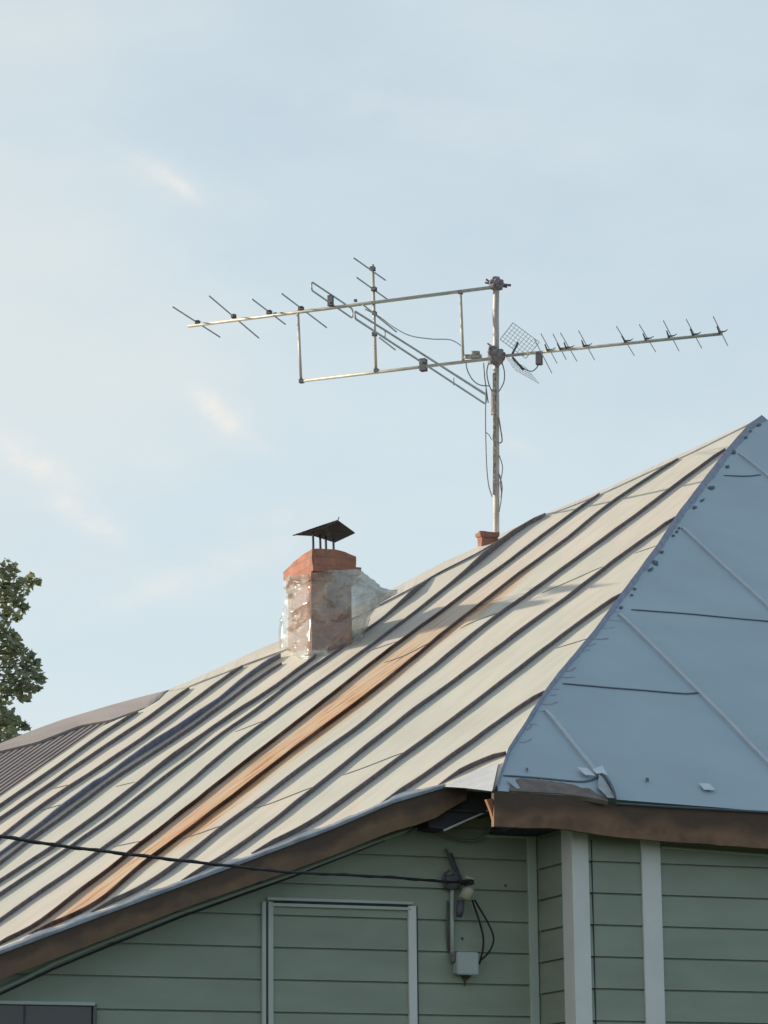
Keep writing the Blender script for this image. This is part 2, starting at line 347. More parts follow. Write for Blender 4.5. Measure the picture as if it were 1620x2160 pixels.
# ------------------------------------------------------------------ cream roof
SEAMS = [
 [(0,1704),(99,1637),(212,1554),(250,1530),(291,1504)],
 [(0,1731),(99,1665),(138,1635),(222,1578),(321,1512),(399,1455)],
 [(0,1771),(81,1709),(153,1660),(210,1623),(290,1568),(399,1488),(512,1408)],
 [(0,1805),(49,1771),(148,1697),(210,1652),(272,1608),(321,1578),(400,1525),(463,1478),(522,1431),(591,1387)],
 [(0,1825),(74,1768),(148,1716),(222,1660),(284,1618),(346,1578),(400,1541),(473,1488),(522,1451),(594,1402)],
 [(0,1863),(119,1786),(173,1746),(222,1712),(300,1650),(346,1615),(400,1575),(423,1557),(498,1505),(572,1458),(646,1404),(695,1363),(728,1339)],
 [(0,1892),(99,1825),(158,1783),(222,1739),(300,1679),(404,1602),(473,1547),(547,1498),(611,1446),(693,1389),(773,1331),(822,1297),(886,1243),(911,1218)],
 [(0,1946),(99,1877),(202,1805),(235,1781),(305,1730),(400,1655),(460,1602),(572,1518),(700,1426),(847,1316),(923,1257),(1012,1186),(1047,1156),(1096,1119),(1150,1087)],
 [(60,1966),(84,1951),(173,1880),(222,1845),(284,1793),(354,1740),(400,1704),(498,1626),(559,1580),(700,1471),(773,1410),(886,1326),(993,1246),(1072,1188),(1140,1136),(1200,1091),(1264,1044)],
 [(150,1938),(210,1907),(296,1830),(400,1752),(498,1678),(596,1602),(700,1525),(748,1492),(810,1442),(953,1325),(1072,1230),(1140,1180),(1200,1137),(1282,1067),(1430,970)],
 [(280,1888),(346,1850),(400,1806),(473,1745),(535,1703),(598,1652),(700,1579),(773,1524),(847,1462),(881,1437),(1047,1304),(1128,1246),(1200,1194),(1333,1097),(1430,1023),(1530,950)],
 [(452,1826),(522,1779),(596,1721),(699,1640),(862,1509),(963,1437),(1096,1337),(1200,1262),(1282,1198),(1355,1143),(1425,1095)],
 [(620,1763),(650,1745),(700,1710),(798,1637),(860,1591),(905,1560),(972,1509),(1064,1439),(1170,1358),(1200,1335),(1260,1290),(1313,1255)],
 [(830,1683),(850,1670),(910,1630),(972,1586),(1033,1541),(1100,1492),(1148,1463)],
 [(925,1657),(960,1637),(996,1618),(1030,1604),(1068,1592)],
]
TOP = [(-320,1905),(0,1683),(215,1532),(250,1517),(300,1498),(335,1478),(357,1456),(390,1443),(480,1403),(560,1366),(600,1350),(700,1304),(800,1259),(830,1243),(852,1231),(906,1203),(948,1181),(1012,1154),(1060,1127),(1150,1085),(1280,1031),(1450,953),(1540,912),(1578,895),(1608,881)]
BOT = [(-320,2129),(0,2010),(400,1860),(510,1819),(700,1747),(828,1692),(935,1660),(985,1661),(1045,1668),(1056,1636),(1072,1587),(1110,1528),(1147,1468),(1179,1425),(1253,1337),(1318,1248),(1386,1156),(1430,1088),(1534,952),(1578,901),(1608,882)]
RUSTK = [(84,0.55),(200,0.95),(350,1.0),(700,1.0),(900,0.75),(1020,0.30),(1150,0.12),(1300,0.02)]
def seam_y(k, x):
    return extrap(SEAMS[k], x)
def rust_at(x, y):
    y8, y9 = seam_y(8, x), seam_y(9, x); k = lerp_tab(RUSTK, x) if x > 60 else 0
    if y8-4 < y < y9:
        r = 0.85*k*(0.55+0.45*((y-y8)/max(1, y9-y8)))
        if x > 860: r *= max(0.25, 1-(x-860)/500)
        return r
    if y9 <= y < y9+34:
        e = 1-(y-y9)/lerp_tab([(200,4),(330,20),(420,34),(560,24),(900,16),(1000,26),(1080,26),(1150,10),(1300,6)], x)
        kk = lerp_tab([(200,0),(320,0.5),(400,1.0),(700,0.9),(900,0.65),(980,0.9),(1070,0.8),(1150,0.35),(1300,0.05)], x)
        return max(0, e)*kk*1.25
    return 0
def panel_of(x, y):
    n = 0
    for s in SEAMS:
        if s[0][0]-400 < x and extrap(s, x) < y and x < s[-1][0]+40: n += 1
    return n
TINT = {i: (i*0.37 + 0.2) % 1.0 for i in range(20)}
TINT.update({6: 0.05, 7: 0.1, 8: 0.9, 9: 0.6, 10: 0.5, 11: 0.75, 12: 0.7, 13: 0.55, 5: 0.15})
def dispA(P):
    q = P*0.9
    return nA*(0.006*noise.noise(q) + 0.0025*noise.noise(P*3.1))
def SA(x, y, lift=0): P = onA(x, y); return P + dispA(P) + nA*lift
bm = B(); la = bm.verts.layers.float.new('rust'); lt = bm.verts.layers.float.new('tint'); uvl = bm.loops.layers.uv.new('UVMap')
sdir = (onA(1100, 1265)-onA(500, 1703)).normalized(); sper = nA.cross(sdir)
xs = [-320+8*i for i in range(int((1608+320)/8)+1)]
cols = []; NR = 70
for x in xs:
    yt, yb = lerp_tab(TOP, x), max(lerp_tab(BOT, x), lerp_tab(TOP, x)+0.6)
    c = []
    for j in range(NR+1):
        y = yt + (yb-yt)*j/NR
        v = bm.verts.new(SA(x, y)); v[la] = rust_at(x, y); v[lt] = TINT[panel_of(x, y)]; c.append(v)
    cols.append(c)
for A, C in zip(cols, cols[1:]):
    for j in range(NR):
        f = bm.faces.new((A[j], A[j+1], C[j+1], C[j]))
        for l in f.loops: q = l.vert.co - A0; l[uvl].uv = (q.dot(sdir), q.dot(sper))
cream = obj('metal_roof', bm, m_cream, house, smooth=True)
cream['label'] = 'sunlit cream painted metal slope with rust streaks'

HGT = {3: [(0,.030),(60,.035),(148,.048),(200,.048),(225,.035),(280,.048),(330,.062),(400,.052),(470,.035),(522,.045),(591,.05)],
       5: [(0,.028),(300,.035),(360,.045),(430,.032),(728,.03)],
       6: [(0,.028),(820,.028),(870,.055),(911,.02)],
       7: [(0,.028),(940,.030),(1020,.06),(1070,.055),(1150,.035)]}
def rib(name, pts, surf, nrm, parent, m, taper=0, h=0.028, w=0.007, lean=0.15, rust=None, hk=None, step=26, wob=0.0012):
    bm = B(); lr = bm.verts.layers.float.new('rust'); uvl = bm.loops.layers.uv.new('UVMap')
    P = []
    tab = pts
    x0, x1 = tab[0][0], tab[-1][0]; n = max(2, int(math.hypot(x1-x0, tab[-1][1]-tab[0][1])/step))
    pp = []
    for i in range(n+1):                                # walk along by arc length
        t = i/n; L = [0]
        for a, b in zip(tab, tab[1:]): L.append(L[-1]+math.hypot(b[0]-a[0], b[1]-a[1]))
        d = t*L[-1]
        for k in range(len(tab)-1):
            if d <= L[k+1] or k == len(tab)-2:
                s = (d-L[k])/(L[k+1]-L[k]); pp.append((tab[k][0]+(tab[k+1][0]-tab[k][0])*s, tab[k][1]+(tab[k+1][1]-tab[k][1])*s)); break
    for _ in range(2):
        pp = [pp[0]] + [((a[0]+2*b[0]+c[0])/4, (a[1]+2*b[1]+c[1])/4) for a, b, c in zip(pp, pp[1:], pp[2:])] + [pp[-1]]
    W3 = [surf(x, y) for x, y in pp]
    ring = []
    for i, p in enumerate(W3):
        t = (W3[min(i+1, n)]-W3[max(i-1, 0)]).normalized(); s = t.cross(nrm).normalized()
        hh = (hk and lerp_tab(hk, pp[i][0]) or h)*(1+0.12*noise.noise(p*3.0))
        if i == 0 or i == n: hh *= 0.7
        if taper: hh *= min(1, 0.25+0.75*i/max(1, taper))
        q = p + s*wob*noise.noise(p*2.2+Vector((7, 1, 3)))*4
        r = rust(pp[i][0]) if rust else 0
        c = [q - s*w*0.5 - nrm*0.004, q - s*w*0.5 + nrm*hh + s*hh*lean, q + s*w*0.7 + nrm*hh*0.96 + s*hh*lean, q + s*w*0.5 - nrm*0.004]
        rv = []
        for z in c:
            v = bm.verts.new(z); v[lr] = r; rv.append(v)
        ring.append(rv)
    for a, b in zip(ring, ring[1:]):
        for k in range(4):
            f = bm.faces.new((a[k], a[(k+1) % 4], b[(k+1) % 4], b[k]))
            for l in f.loops: q = l.vert.co - A0; l[uvl].uv = (q.dot(sdir), q.dot(sper))
    bm.faces.new(ring[0][::-1]); bm.faces.new(ring[-1])
    bmesh.ops.recalc_face_normals(bm, faces=bm.faces)
    return obj(name, bm, m, parent)
for k, s in enumerate(SEAMS):
    pts = list(s)
    if pts[0][0] == 0:
        (a, b), (c, d) = pts[0], pts[1]; sl_ = (d-b)/(c-a); xe = -280
        # stop at the rake
        while b + sl_*(xe-a) > lerp_tab(BOT, xe)-4 and xe < -5: xe += 8
        pts = [(xe, b+sl_*(xe-a))] + pts
    else:
        (a, b), (c, d) = pts[0], pts[1]; sl_ = 0.72*(d-b)/(c-a); xe = a
        while b + sl_*(xe-a) < lerp_tab(BOT, xe)-7 and xe > a-90: xe -= 2
        if xe < a-5: pts = [(xe, b+sl_*(xe-a))] + pts
    rf = None
    if k in (8, 9):
        rf = lambda x: lerp_tab(RUSTK, x)*0.95 if x < 1250 else 0.02
    if k == 3: kw = dict(w=0.010, lean=0.25)
    else: kw = dict()
    rib('standing_seam', pts, SA, nA, cream, m_seamblue if k in (3,) else m_seam, taper=(2 if k > 7 else 0), hk=HGT.get(k), rust=rf, h=0.034 if k > 9 else 0.030, **kw)
# horizontal lap joints between the sheets
JO = [[(107,1666),(150,1655)],[(86,1711),(145,1693)],[(244,1660),(285,1650)],[(240,1786),(300,1773)],[(365,1774),(400,1765),(470,1740)],[(535,1706),(560,1700),(658,1661)],
      [(722,1636),(755,1625),(850,1588)],[(775,1375),(838,1353)],[(810,1398),(850,1385),(905,1357)],[(972,1326),(1000,1311),(1065,1288)],[(1143,1250),(1200,1227),(1272,1196)],
      [(1338,1168),(1388,1150)],[(1172,1369),(1246,1346)],[(495,1545),(560,1520)]]
for j in JO:
    rib('lap_joint', j, lambda x, y: SA(x, y, -0.002), nA, cream, m_joint, h=0.007, w=0.005, lean=0, step=14, wob=0.003)
# folded edge along the rake: sheets turned down, their blue shadow put into the colour
edge = [(-300,2121),(0,2009),(200,1934),(400,1859),(510,1818),(700,1746),(828,1691),(935,1659)]
bm = B(); ring = []
for i in range(140):
    x = -300 + 1235*i/139; y = lerp_tab(edge, x); P = onV(x, y, FLv-0.012)
    w = 0.024 + 0.012*noise.noise(Vector((x*0.02, 0, 0))) + 0.006*noise.noise(Vector((x*0.09, 3, 0)))
    # wider where a seam is folded down on to it
    for s in SEAMS[8:14]:
        dx = x - s[0][0]
        if -6 < dx < 60: w += 0.032*(1-abs(dx-18)/44) if abs(dx-18) < 44 else 0
    Q = onA(x, y - w*325*0.8) + nA*0.006
    mid = P.lerp(Q, 0.45) + (-V*0.007 + Z*0.004)
    ring.append([bm.verts.new(P - Z*0.012), bm.verts.new(P + Z*0.004 - V*0.004), bm.verts.new(mid), bm.verts.new(Q)])
for a, b in zip(ring, ring[1:]):
    for k in range(3): bm.faces.new((a[k], b[k], b[k+1], a[k+1]))
obj('edge_flashing', bm, m_flash, cream, smooth=True)['label'] = 'folded sheet strip along the lower edge, coloured with its blue shadow'
# loose flap of sheet drooping at the corner
fl = [(935,1659),(1000,1640),(1052,1608),(1066,1600),(1056,1636),(1044,1667),(1000,1665),(965,1658)]
bm = B()
grid = []
for i in range(15):
    t = i/14; xa = 940+112*t
    yt_ = 1656 + (1606-1656)*t; yb_ = lerp_tab([(935,1659),(985,1662),(1048,1669)], xa-4*t)
    col = []
    for j in range(7):
        s = j/6; y = yt_ + (yb_-yt_)*s; x = xa + (1046-1060)*s*t
        P = onA(x, y, 0.014 + 0.012*s*s*t + 0.006*math.sin(5*t+3*s)*s)
        col.append(bm.verts.new(P))
    grid.append(col)
for a, b in zip(grid, grid[1:]):
    for j in range(6): bm.faces.new((a[j], a[j+1], b[j+1], b[j]))
obj('corner_flap', bm, mat("bent_bare_metal", (0.70, 0.69, 0.68), 0.35, 0.3, 0.2, 6, bump=0.2), cream, smooth=True)['label'] = 'bent pale flap of sheet at the eave corner'

# ridge capping: thin sheet over the top edge
bm = B(); ring = []
RD = [(357,1456),(390,1443),(480,1402),(560,1365),(600,1349),(700,1304),(800,1259),(830,1243),(852,1231),(906,1203),(948,1181),(1012,1154),(1060,1127),(1150,1085),(1280,1031),(1450,952),(1540,911),(1578,894),(1605,881)]
CB = [(357,1459),(400,1450),(512,1406),(590,1377),(700,1327),(800,1279),(886,1234),(918,1214),(970,1189),(1012,1167),(1072,1132),(1150,1090),(1280,1038),(1450,960),(1560,906),(1605,883)]
for i in range(120):
    x = 357 + 1248*i/119
    a = SA(x, lerp_tab(RD, x), 0.008); b = SA(x, lerp_tab(CB, x), 0.010 + 0.004*noise.noise(Vector((x*0.05, 0, 0)))); c = SA(x, lerp_tab(CB, x)+0.6, 0.001)
    d = a + (V*0.25 + U*0.05 - Z*0.14)
    ring.append([bm.verts.new(p) for p in (c, b, a, d)])
for p, q in zip(ring, ring[1:]):
    for k in range(3): bm.faces.new((p[k], p[k+1], q[k+1], q[k]))
m_cap = mat("ridge_sheet", (0.58, 0.54, 0.47), 0.62, 0.0, 0.1, 2.0, bump=0.15, bscale=10)
cap = obj('ridge_cap', bm, m_cap, house, smooth=False)
for j in ([(1134,1048+4),(1140,1036),(1281,1031)], ):
    pass
rib('lap_joint', [(x, lerp_tab(CB, x)) for x in range(800, 1151, 14)], lambda a, b: SA(a, b, 0.004), nA, cap, m_seam, hk=[(800,.010),(900,.010),(960,.016),(1060,.014),(1120,.03),(1150,.034)], w=0.006, lean=0.1, step=14)
rib('lap_joint', [(x, lerp_tab(CB, x)) for x in range(512, 595, 10)], lambda a, b: SA(a, b, 0.004), nA, cap, m_joint, h=0.009, w=0.006, lean=0, step=12)
# the rear slopes behind the ridge, so the roof is closed
bm = B(); top = [SA(x, lerp_tab(TOP, x), -0.004) for x in [357+ (1608-357)*i/30 for i in range(31)]]
tv = [bm.verts.new(p) for p in top]; bv = [bm.verts.new(p + (V*5.0 + U*0.5 - Z*(p.z-3.3))) for p in top]
for i in range(30): bm.faces.new((tv[i], bv[i], bv[i+1], tv[i+1]))
RC = W(13.0, FRv, Cn.z-0.05)
a = bm.verts.new(RC); b = bm.verts.new(W(13.0, 14, Cn.z-0.2)); bm.faces.new((tv[-1], bv[-1], b, a))
obj('rear_roof', bm, m_blue, house)

# ------------------------------------------------------------------ blue slope
def dispB(P): return nB*(0.006*noise.noise(P*0.8+Vector((5, 0, 0))) + 0.0025*noise.noise(P*2.7))
def SB(x, y, lift=0): P = onB(x, y); return P + dispB(P) + nB*lift
bm = B(); NI, NJ = 90, 70
# rows go from the eave up to the apex
hipL = [(1050,1668)] + [p for p in BOT if p[0] > 1050]
RCpt = Cn + (E1-Cn).normalized()*13.5
grid = []
def hip_pt(t):                                        # along the hip, t 0..1 from eave to apex
    pts = [onB(*p) for p in hipL]; L = [0]
    for p, q in zip(pts, pts[1:]): L.append(L[-1]+(q-p).length)
    d = t*L[-1]
    for k in range(len(pts)-1):
        if d <= L[k+1] or k == len(pts)-2: return pts[k].lerp(pts[k+1], (d-L[k])/(L[k+1]-L[k]))
APB = hip_pt(1.0)
for j in range(NJ+1):
    t = j/NJ; a = hip_pt(t); b = RCpt.lerp(APB, t)
    row = []
    for i in range(NI+1):
        s = (i/NI)**1.6; p = a.lerp(b, s); row.append(bm.verts.new(p + dispB(p)))
    grid.append(row)
for j in range(NJ):
    for i in range(NI):
        bm.faces.new((grid[j][i], grid[j][i+1], grid[j+1][i+1], grid[j+1][i]))
bmesh.ops.remove_doubles(bm, verts=bm.verts, dist=1e-5)
blue = obj('hip_roof', bm, m_blue, house, smooth=True); blue['label'] = 'shaded blue-grey metal slope with wide sheets'
for pts in ([(1439,1115),(1620,1281),(1800,1448)], [(1306,1297),(1462,1449),(1620,1610),(1700,1693)],
            [(1151,1500),(1258,1633)], [(1559,958),(1614,1000),(1800,1150)]):
    rib('standing_seam', pts, SB, nB, blue, m_blueseam, h=0.020, w=0.026, lean=-0.1, step=20)
for pts in ([(1332,1287),(1420,1293),(1510,1301),(1620,1311),(1760,1322)], [(1187,1443),(1290,1452),(1400,1461),(1466,1466),(1476,1461)], [(1527,1003),(1570,1005),(1596,1007),(1604,1001)],
            [(1062,1637),(1130,1642),(1200,1649),(1248,1653),(1262,1640)]):
    rib('lap_joint', pts, SB, nB, blue, m_jointdark, h=0.007, w=0.014, lean=0, step=16)
def patch(pts, lift, m, name, par, srf=SB):
    bm = B(); v = [srf(x, y, lift) for x, y in pts]; vb = [srf(x, y, lift-0.004) for x, y in pts]
    A = [bm.verts.new(p) for p in v]; C = [bm.verts.new(p) for p in vb]
    bm.faces.new(A); bm.faces.new(C[::-1])
    for i in range(len(A)): bm.faces.new((A[i], C[i], C[(i+1) % len(A)], A[(i+1) % len(A)]))
    bmesh.ops.recalc_face_normals(bm, faces=bm.faces)
    return obj(name, bm, m, par)
m_patch = mat("bright_zinc_patch", (0.62, 0.70, 0.76), 0.4, 0.2, 0.15, 20)
patch([(1216,1627),(1236,1629),(1254,1645),(1232,1643)], 0.030, m_patch, 'metal_patch', blue)
patch([(1247,1632),(1268,1625),(1280,1646),(1266,1641),(1256,1642)], 0.034, m_patch, 'metal_patch', blue)
patch([(1473,1657),(1495,1658),(1508,1672),(1484,1671)], 0.02, m_patch, 'metal_patch', blue)
patch([(1361,1645),(1367,1645),(1368,1651),(1362,1651)], 0.014, m_jointdark, 'nail_head', blue)
patch([(1108,1624),(1113,1624),(1113,1629),(1109,1629)], 0.014, m_jointdark, 'nail_head', blue)
# torn bottom strip: bare boards showing under peeled sheet
m_torn = mat("bare_roof_board", (0.20, 0.165, 0.145), 0.8, 0, 0.35, 12, base2=(0.12, 0.10, 0.09))
def board_edge(x): return lerp_tab([(1060,1668),(1100,1671),(1180,1676),(1240,1684),(1280,1692)], x)
bm = B(); ring = []
for i in range(60):
    x = 1074 + 208*i/59
    yt_ = lerp_tab([(1074,1660),(1084,1650),(1098,1644),(1140,1648),(1180,1652),(1215,1660),(1245,1668),(1282,1690)], x) + 2.5*noise.noise(Vector((x*0.06, 0, 0)))*2
    ring.append([bm.verts.new(SB(x, yt_, 0.008)), bm.verts.new(SB(x, board_edge(x)+1, 0.010)), bm.verts.new(SB(x, board_edge(x)+1, -0.02))])
for p, q in zip(ring, ring[1:]):
    for k in range(2): bm.faces.new((p[k], p[k+1], q[k+1], q[k]))
obj('bare_board', bm, m_torn, blue)['label'] = 'torn bare board along the damaged corner of the eave'
patch([(1262,1641),(1272,1650),(1296,1692),(1280,1691),(1258,1668)], 0.028, mat("peeled_zinc", (0.42, 0.46, 0.46), 0.5, 0.2, 0.3, 12), 'peeled_sheet', blue)
rib('peeled_edge', [(1266,1640),(1280,1655),(1290,1672),(1297,1692)], lambda x, y: SB(x, y, 0.01), nB, blue, m_jointdark, h=0.035, w=0.012, step=8)
patch([(1068,1650),(1086,1652),(1096,1668),(1088,1668)], 0.016, mat("peeled_zinc_light", (0.40, 0.48, 0.54), 0.45, 0.2, 0.25, 16), 'peeled_sheet', blue)
# folded, crimped hip flashing
m_hip = mat("lavender_grey_flashing", (0.30, 0.32, 0.40), 0.55, 0.2, 0.3, 14, bump=0.4)
bm = B(); ring = []; HL = [(1046,1664),(1056,1634),(1072,1587),(1110,1528),(1147,1468),(1179,1425),(1253,1337),(1318,1248),(1386,1156),(1430,1088),(1534,952),(1578,901),(1606,882)]
NH = 260
def along(tab, t):
    L = [0]
    for a, b in zip(tab, tab[1:]): L.append(L[-1]+math.hypot(b[0]-a[0], b[1]-a[1]))
    d = t*L[-1]
    for k in range(len(tab)-1):
        if d <= L[k+1] or k == len(tab)-2:
            s = (d-L[k])/(L[k+1]-L[k]); return (tab[k][0]+(tab[k+1][0]-tab[k][0])*s, tab[k][1]+(tab[k+1][1]-tab[k][1])*s)
for i in range(NH):
    t = i/(NH-1); x, y = along(HL, t)
    w = (10 + 2.5*noise.noise(Vector((i*0.16, 0, 0))) + 2.5*noise.noise(Vector((i*0.5, 9, 0))))*lerp_tab([(0,.35),(.2,.55),(.45,.8),(.7,1.1),(1,1.3)], t)
    h = 0.022 + 0.010*noise.noise(Vector((i*0.12, 4, 0)))
    P0 = SA(x-1.5, y-0.5, 0.004); P1 = onB(x, y, 0.0) + nB*h + nA*0.012
    P2 = SB(x + w*0.6, y+w*0.15, h*0.6); P3 = SB(x + w, y+w*0.3, -0.002)
    ring.append([bm.verts.new(p) for p in (P0, P1, P2, P3)])
for p, q in zip(ring, ring[1:]):
    for k in range(3): bm.faces.new((p[k], p[k+1], q[k+1], q[k]))
obj('hip_flashing', bm, m_hip, blue)['label'] = 'crimped lavender-grey strip along the hip edge'
# dark lumps painting in the dents and shadows of the crimped strip
blobs = [(1547,955,9,12),(1573,924,8,6),(1582,911,8,6),(1600,897,9,7),(1534,985,9,9),(1501,1029,12,11),(1481,1055,9,5),(1465,1070,9,8),(1432,1115,5,5),(1427,1123,6,5),(1420,1131,6,5),(1396,1165,7,6),(1382,1188,10,14),(1372,1202,12,8),(1338,1243,5,8),(1332,1256,5,5),(1310,1283,8,6)]
rnd = random.Random(3)
for (x, y, a, b) in blobs:
    bm = B()
    c = SB(x, y, 0.012)
    r = bmesh.ops.create_icosphere(bm, subdivisions=2, radius=1.0)
    ex = (SB(x+1, y)-SB(x, y)); ey = (SB(x, y+1)-SB(x, y))
    for v in r['verts']:
        q = v.co.copy(); k = 1 + 0.8*noise.noise(q*1.7 + Vector((x, y, 0)))
        an = 0.7; qx, qy = q.x*a*0.75, q.y*b*0.62; rx = qx*math.cos(an)+qy*math.sin(an); ry = -qx*math.sin(an)+qy*math.cos(an)
        v.co = c - nB*0.006 + ex*rx*k*0.8 + ey*ry*k*0.5 + nB*q.z*0.007*k
    obj('crimp_shade_lump', bm, m_jointdark, blue, smooth=False)
for i in range(16):
    t = 0.12 + 0.34*i/15 + rnd.uniform(-.01, .01); x, y = along(HL, t); L = rnd.uniform(14, 32)
    rib('sealant_smear', [(x+4, y+3), (x+4+L*.5, y+3+L*.05), (x+4+L, y+L*rnd.uniform(-.5, .3))], lambda a, b: SB(a, b, -0.001), nB, blue, m_hip, h=0.002, w=0.018*rnd.uniform(.3, 1.0), lean=0, step=6, wob=0.01)

# ------------------------------------------------------------------ fascias and soffits
def strip_board(name, topf, hpx, v0, thick, x0, x1, m, parent, n=60, jag=0.0):
    """a board whose upper edge follows topf(x) on the plane v0, hpx(x) photo pixels deep"""
    bm = B(); ring = []; lu = bm.verts.layers.float.new('upper')
    for i in range(n+1):
        x = x0+(x1-x0)*i/n; y = topf(x); a = onV(x, y, v0); b = onV(x, y+hpx(x)+jag*noise.noise(Vector((x*.03, 1, 0))), v0)
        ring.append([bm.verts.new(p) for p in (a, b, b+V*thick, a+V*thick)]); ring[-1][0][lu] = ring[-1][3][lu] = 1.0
    for p, q in zip(ring, ring[1:]):
        for k in range(4): bm.faces.new((p[k], p[(k+1) % 4], q[(k+1) % 4], q[k]))
    bm.faces.new(ring[0]); bm.faces.new(ring[-1][::-1]); bmesh.ops.recalc_face_normals(bm, faces=bm.faces)
    return obj(name, bm, m, parent)
def rake(x): return extrap([(0,2011),(400,1861),(510,1820),(700,1748),(828,1693),(935,1662),(985,1664),(1045,1669)], x)
def rakeh(x): return lerp_tab([(-300,56),(0,55),(190,54),(400,50),(620,56),(811,60),(873,62),(925,58),(985,22)], x)
fb = strip_board('fascia_board', rake, rakeh, FLv, 0.03, -300, 985, m_wood, house); fb['label'] = 'dark brown rake board under the cream roof edge'
bm = B(); ring = []
for i in range(41):
    x = -300 + 1345*i/40; a = onV(x, rake(x)+rakeh(min(x, 925))-10, FLv+0.035); 
    bb = a + V*(WLv-FLv-0.037); ring.append([bm.verts.new(p) for p in (a, bb, bb+Z*0.012, a+Z*0.012)])
for p, q in zip(ring, ring[1:]):
    for k in range(4): bm.faces.new((p[k], p[(k+1) % 4], q[(k+1) % 4], q[k]))
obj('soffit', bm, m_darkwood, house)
# dark plate standing in for the shade of the gap at the corner
bm = B(); c = [onV(x, y, FLv+0.06) for x, y in ((930,1664),(1040,1672),(1038,1705),(985,1735),(940,1750),(905,1745),(900,1700))]
A = [bm.verts.new(p) for p in c]; C_ = [bm.verts.new(p+V*0.2) for p in c]
bm.faces.new(A); bm.faces.new(C_[::-1])
for i in range(7): bm.faces.new((A[i], C_[i], C_[(i+1) % 7], A[(i+1) % 7]))
bmesh.ops.recalc_face_normals(bm, faces=bm.faces)
obj('gap_shade_plate', bm, m_darkwood, house)
def eav(x): return extrap([(1045,1670),(1100,1674),(1180,1679),(1290,1695),(1400,1702),(1620,1714)], x)
f2 = strip_board('fascia_board', eav, lambda x: lerp_tab([(1032,74),(1200,68),(1400,72),(1620,76)], x), FRv+0.002, 0.04, 1042, 2400, m_redwood, house, jag=2)
f2['label'] = 'red-brown board, darker towards the top, under the blue-grey slope'
# orange end grain of the eave board, catching the sun
bm = B()
q = [onV(1026,1686,FRv+0.02), onV(1043,1684,FRv+0.02), onV(1042,1735,FRv+0.02), onV(1036,1712,FRv+0.02)]
A = [bm.verts.new(p) for p in q]; C_ = [bm.verts.new(p+V*0.03) for p in q]; bm.faces.new(A); bm.faces.new(C_[::-1])
for i in range(4): bm.faces.new((A[i], C_[i], C_[(i+1) % 4], A[(i+1) % 4]))
bmesh.ops.recalc_face_normals(bm, faces=bm.faces)
obj('board_end', bm, m_endwood, house)['label'] = 'orange end grain of the eave board'
sf = onV(1300, 1745, FRv); zs = sf.z + 0.02
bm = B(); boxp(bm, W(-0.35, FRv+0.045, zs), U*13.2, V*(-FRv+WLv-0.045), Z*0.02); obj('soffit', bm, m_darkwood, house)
# gutter-like dark line on the fascia top
bm = B(); tube(bm, [onV(x, eav(x)-1, FRv-0.012) for x in range(1298, 2300, 50)], 0.008, 6); obj('drip_edge', bm, m_jointdark, house)

# ------------------------------------------------------------------ walls
zl = onV(1300, 1951, 0).z; hc = (onV(1300, 1818, 0).z - zl)/2.0
def siding(name, P0, D, L, Nn, z0, z1, zoff, parent, clip=None):
    """lapped boards on the line P0 + D*s, facing -Nn"""
    bm = B(); k0 = math.floor((z0-zoff)/hc); k1 = math.ceil((z1-zoff)/hc)
    for k in range(k0, k1):
        zb_ = zoff + k*hc; prof = [(-0.006, 0), (0.016, 0.0), (0.015, 0.010), (0.009, hc*0.90), (0.007, hc-0.013), (-0.006, hc-0.012), (-0.006, hc)]
        segs = max(1, int(L/0.5)); prev = None
        for s in range(segs+1):
            p = P0 + D*(L*s/segs); w = 0.0012*noise.noise(Vector((s*0.7, k*1.3, 0)))
            cur = [bm.verts.new(p - Nn*(o + w) + Z*(zb_+z)) for o, z in prof]
            if prev:
                for a in range(len(prof)-1): bm.faces.new((prev[a], cur[a], cur[a+1], prev[a+1]))
            prev = cur
    geom = bm.verts[:]+bm.edges[:]+bm.faces[:]
    if z0 is not None: bmesh.ops.bisect_plane(bm, geom=geom, plane_co=(0, 0, z0), plane_no=(0, 0, -1), clear_outer=True)
    geom = bm.verts[:]+bm.edges[:]+bm.faces[:]
    bmesh.ops.bisect_plane(bm, geom=geom, plane_co=(0, 0, z1), plane_no=(0, 0, 1), clear_outer=True)
    if clip:
        geom = bm.verts[:]+bm.edges[:]+bm.faces[:]
        bmesh.ops.bisect_plane(bm, geom=geom, plane_co=clip[0], plane_no=clip[1], clear_outer=True)
    return obj(name, bm, m_siding, parent)
uL = -5.0
kp = onV(400, rake(400)+40, WLv); clipn = (-RK*U + Z).normalized()
w1 = siding('wall', W(uL, WLv, 0), U, -uL-0.0, V, 0.0, 4.35, onV(1000, 1942, WLv).z, house, (kp+clipn*0.05, clipn))
w1['label'] = 'sage green lapped wall set back under the sloping rake'
w2 = siding('wall', W(0.0, 0.0, 0), U, 12.6, V, 0.0, zs, zl, house); w2['label'] = 'sage green lapped wall under the eave'
w3 = siding('wall', W(0.0, 0.0, 0), V, WLv, U, 0.0, zs, zl, house); w3['label'] = 'narrow green return of the wall'
w4 = siding('wall', W(uL, WLv, 0), V, 6.5, U, 0.0, 2.75, zl, house)
bm = B(); boxp(bm, W(uL+0.05, WLv+0.05, 0), U*17.5, V*11.5, Z*2.7); obj('wall', bm, m_siding, house)
bm = B(); boxp(bm, W(0.05, 0.03, 0), U*12.5, V*4, Z*(zs-0.02)); obj('wall', bm, m_siding, house)

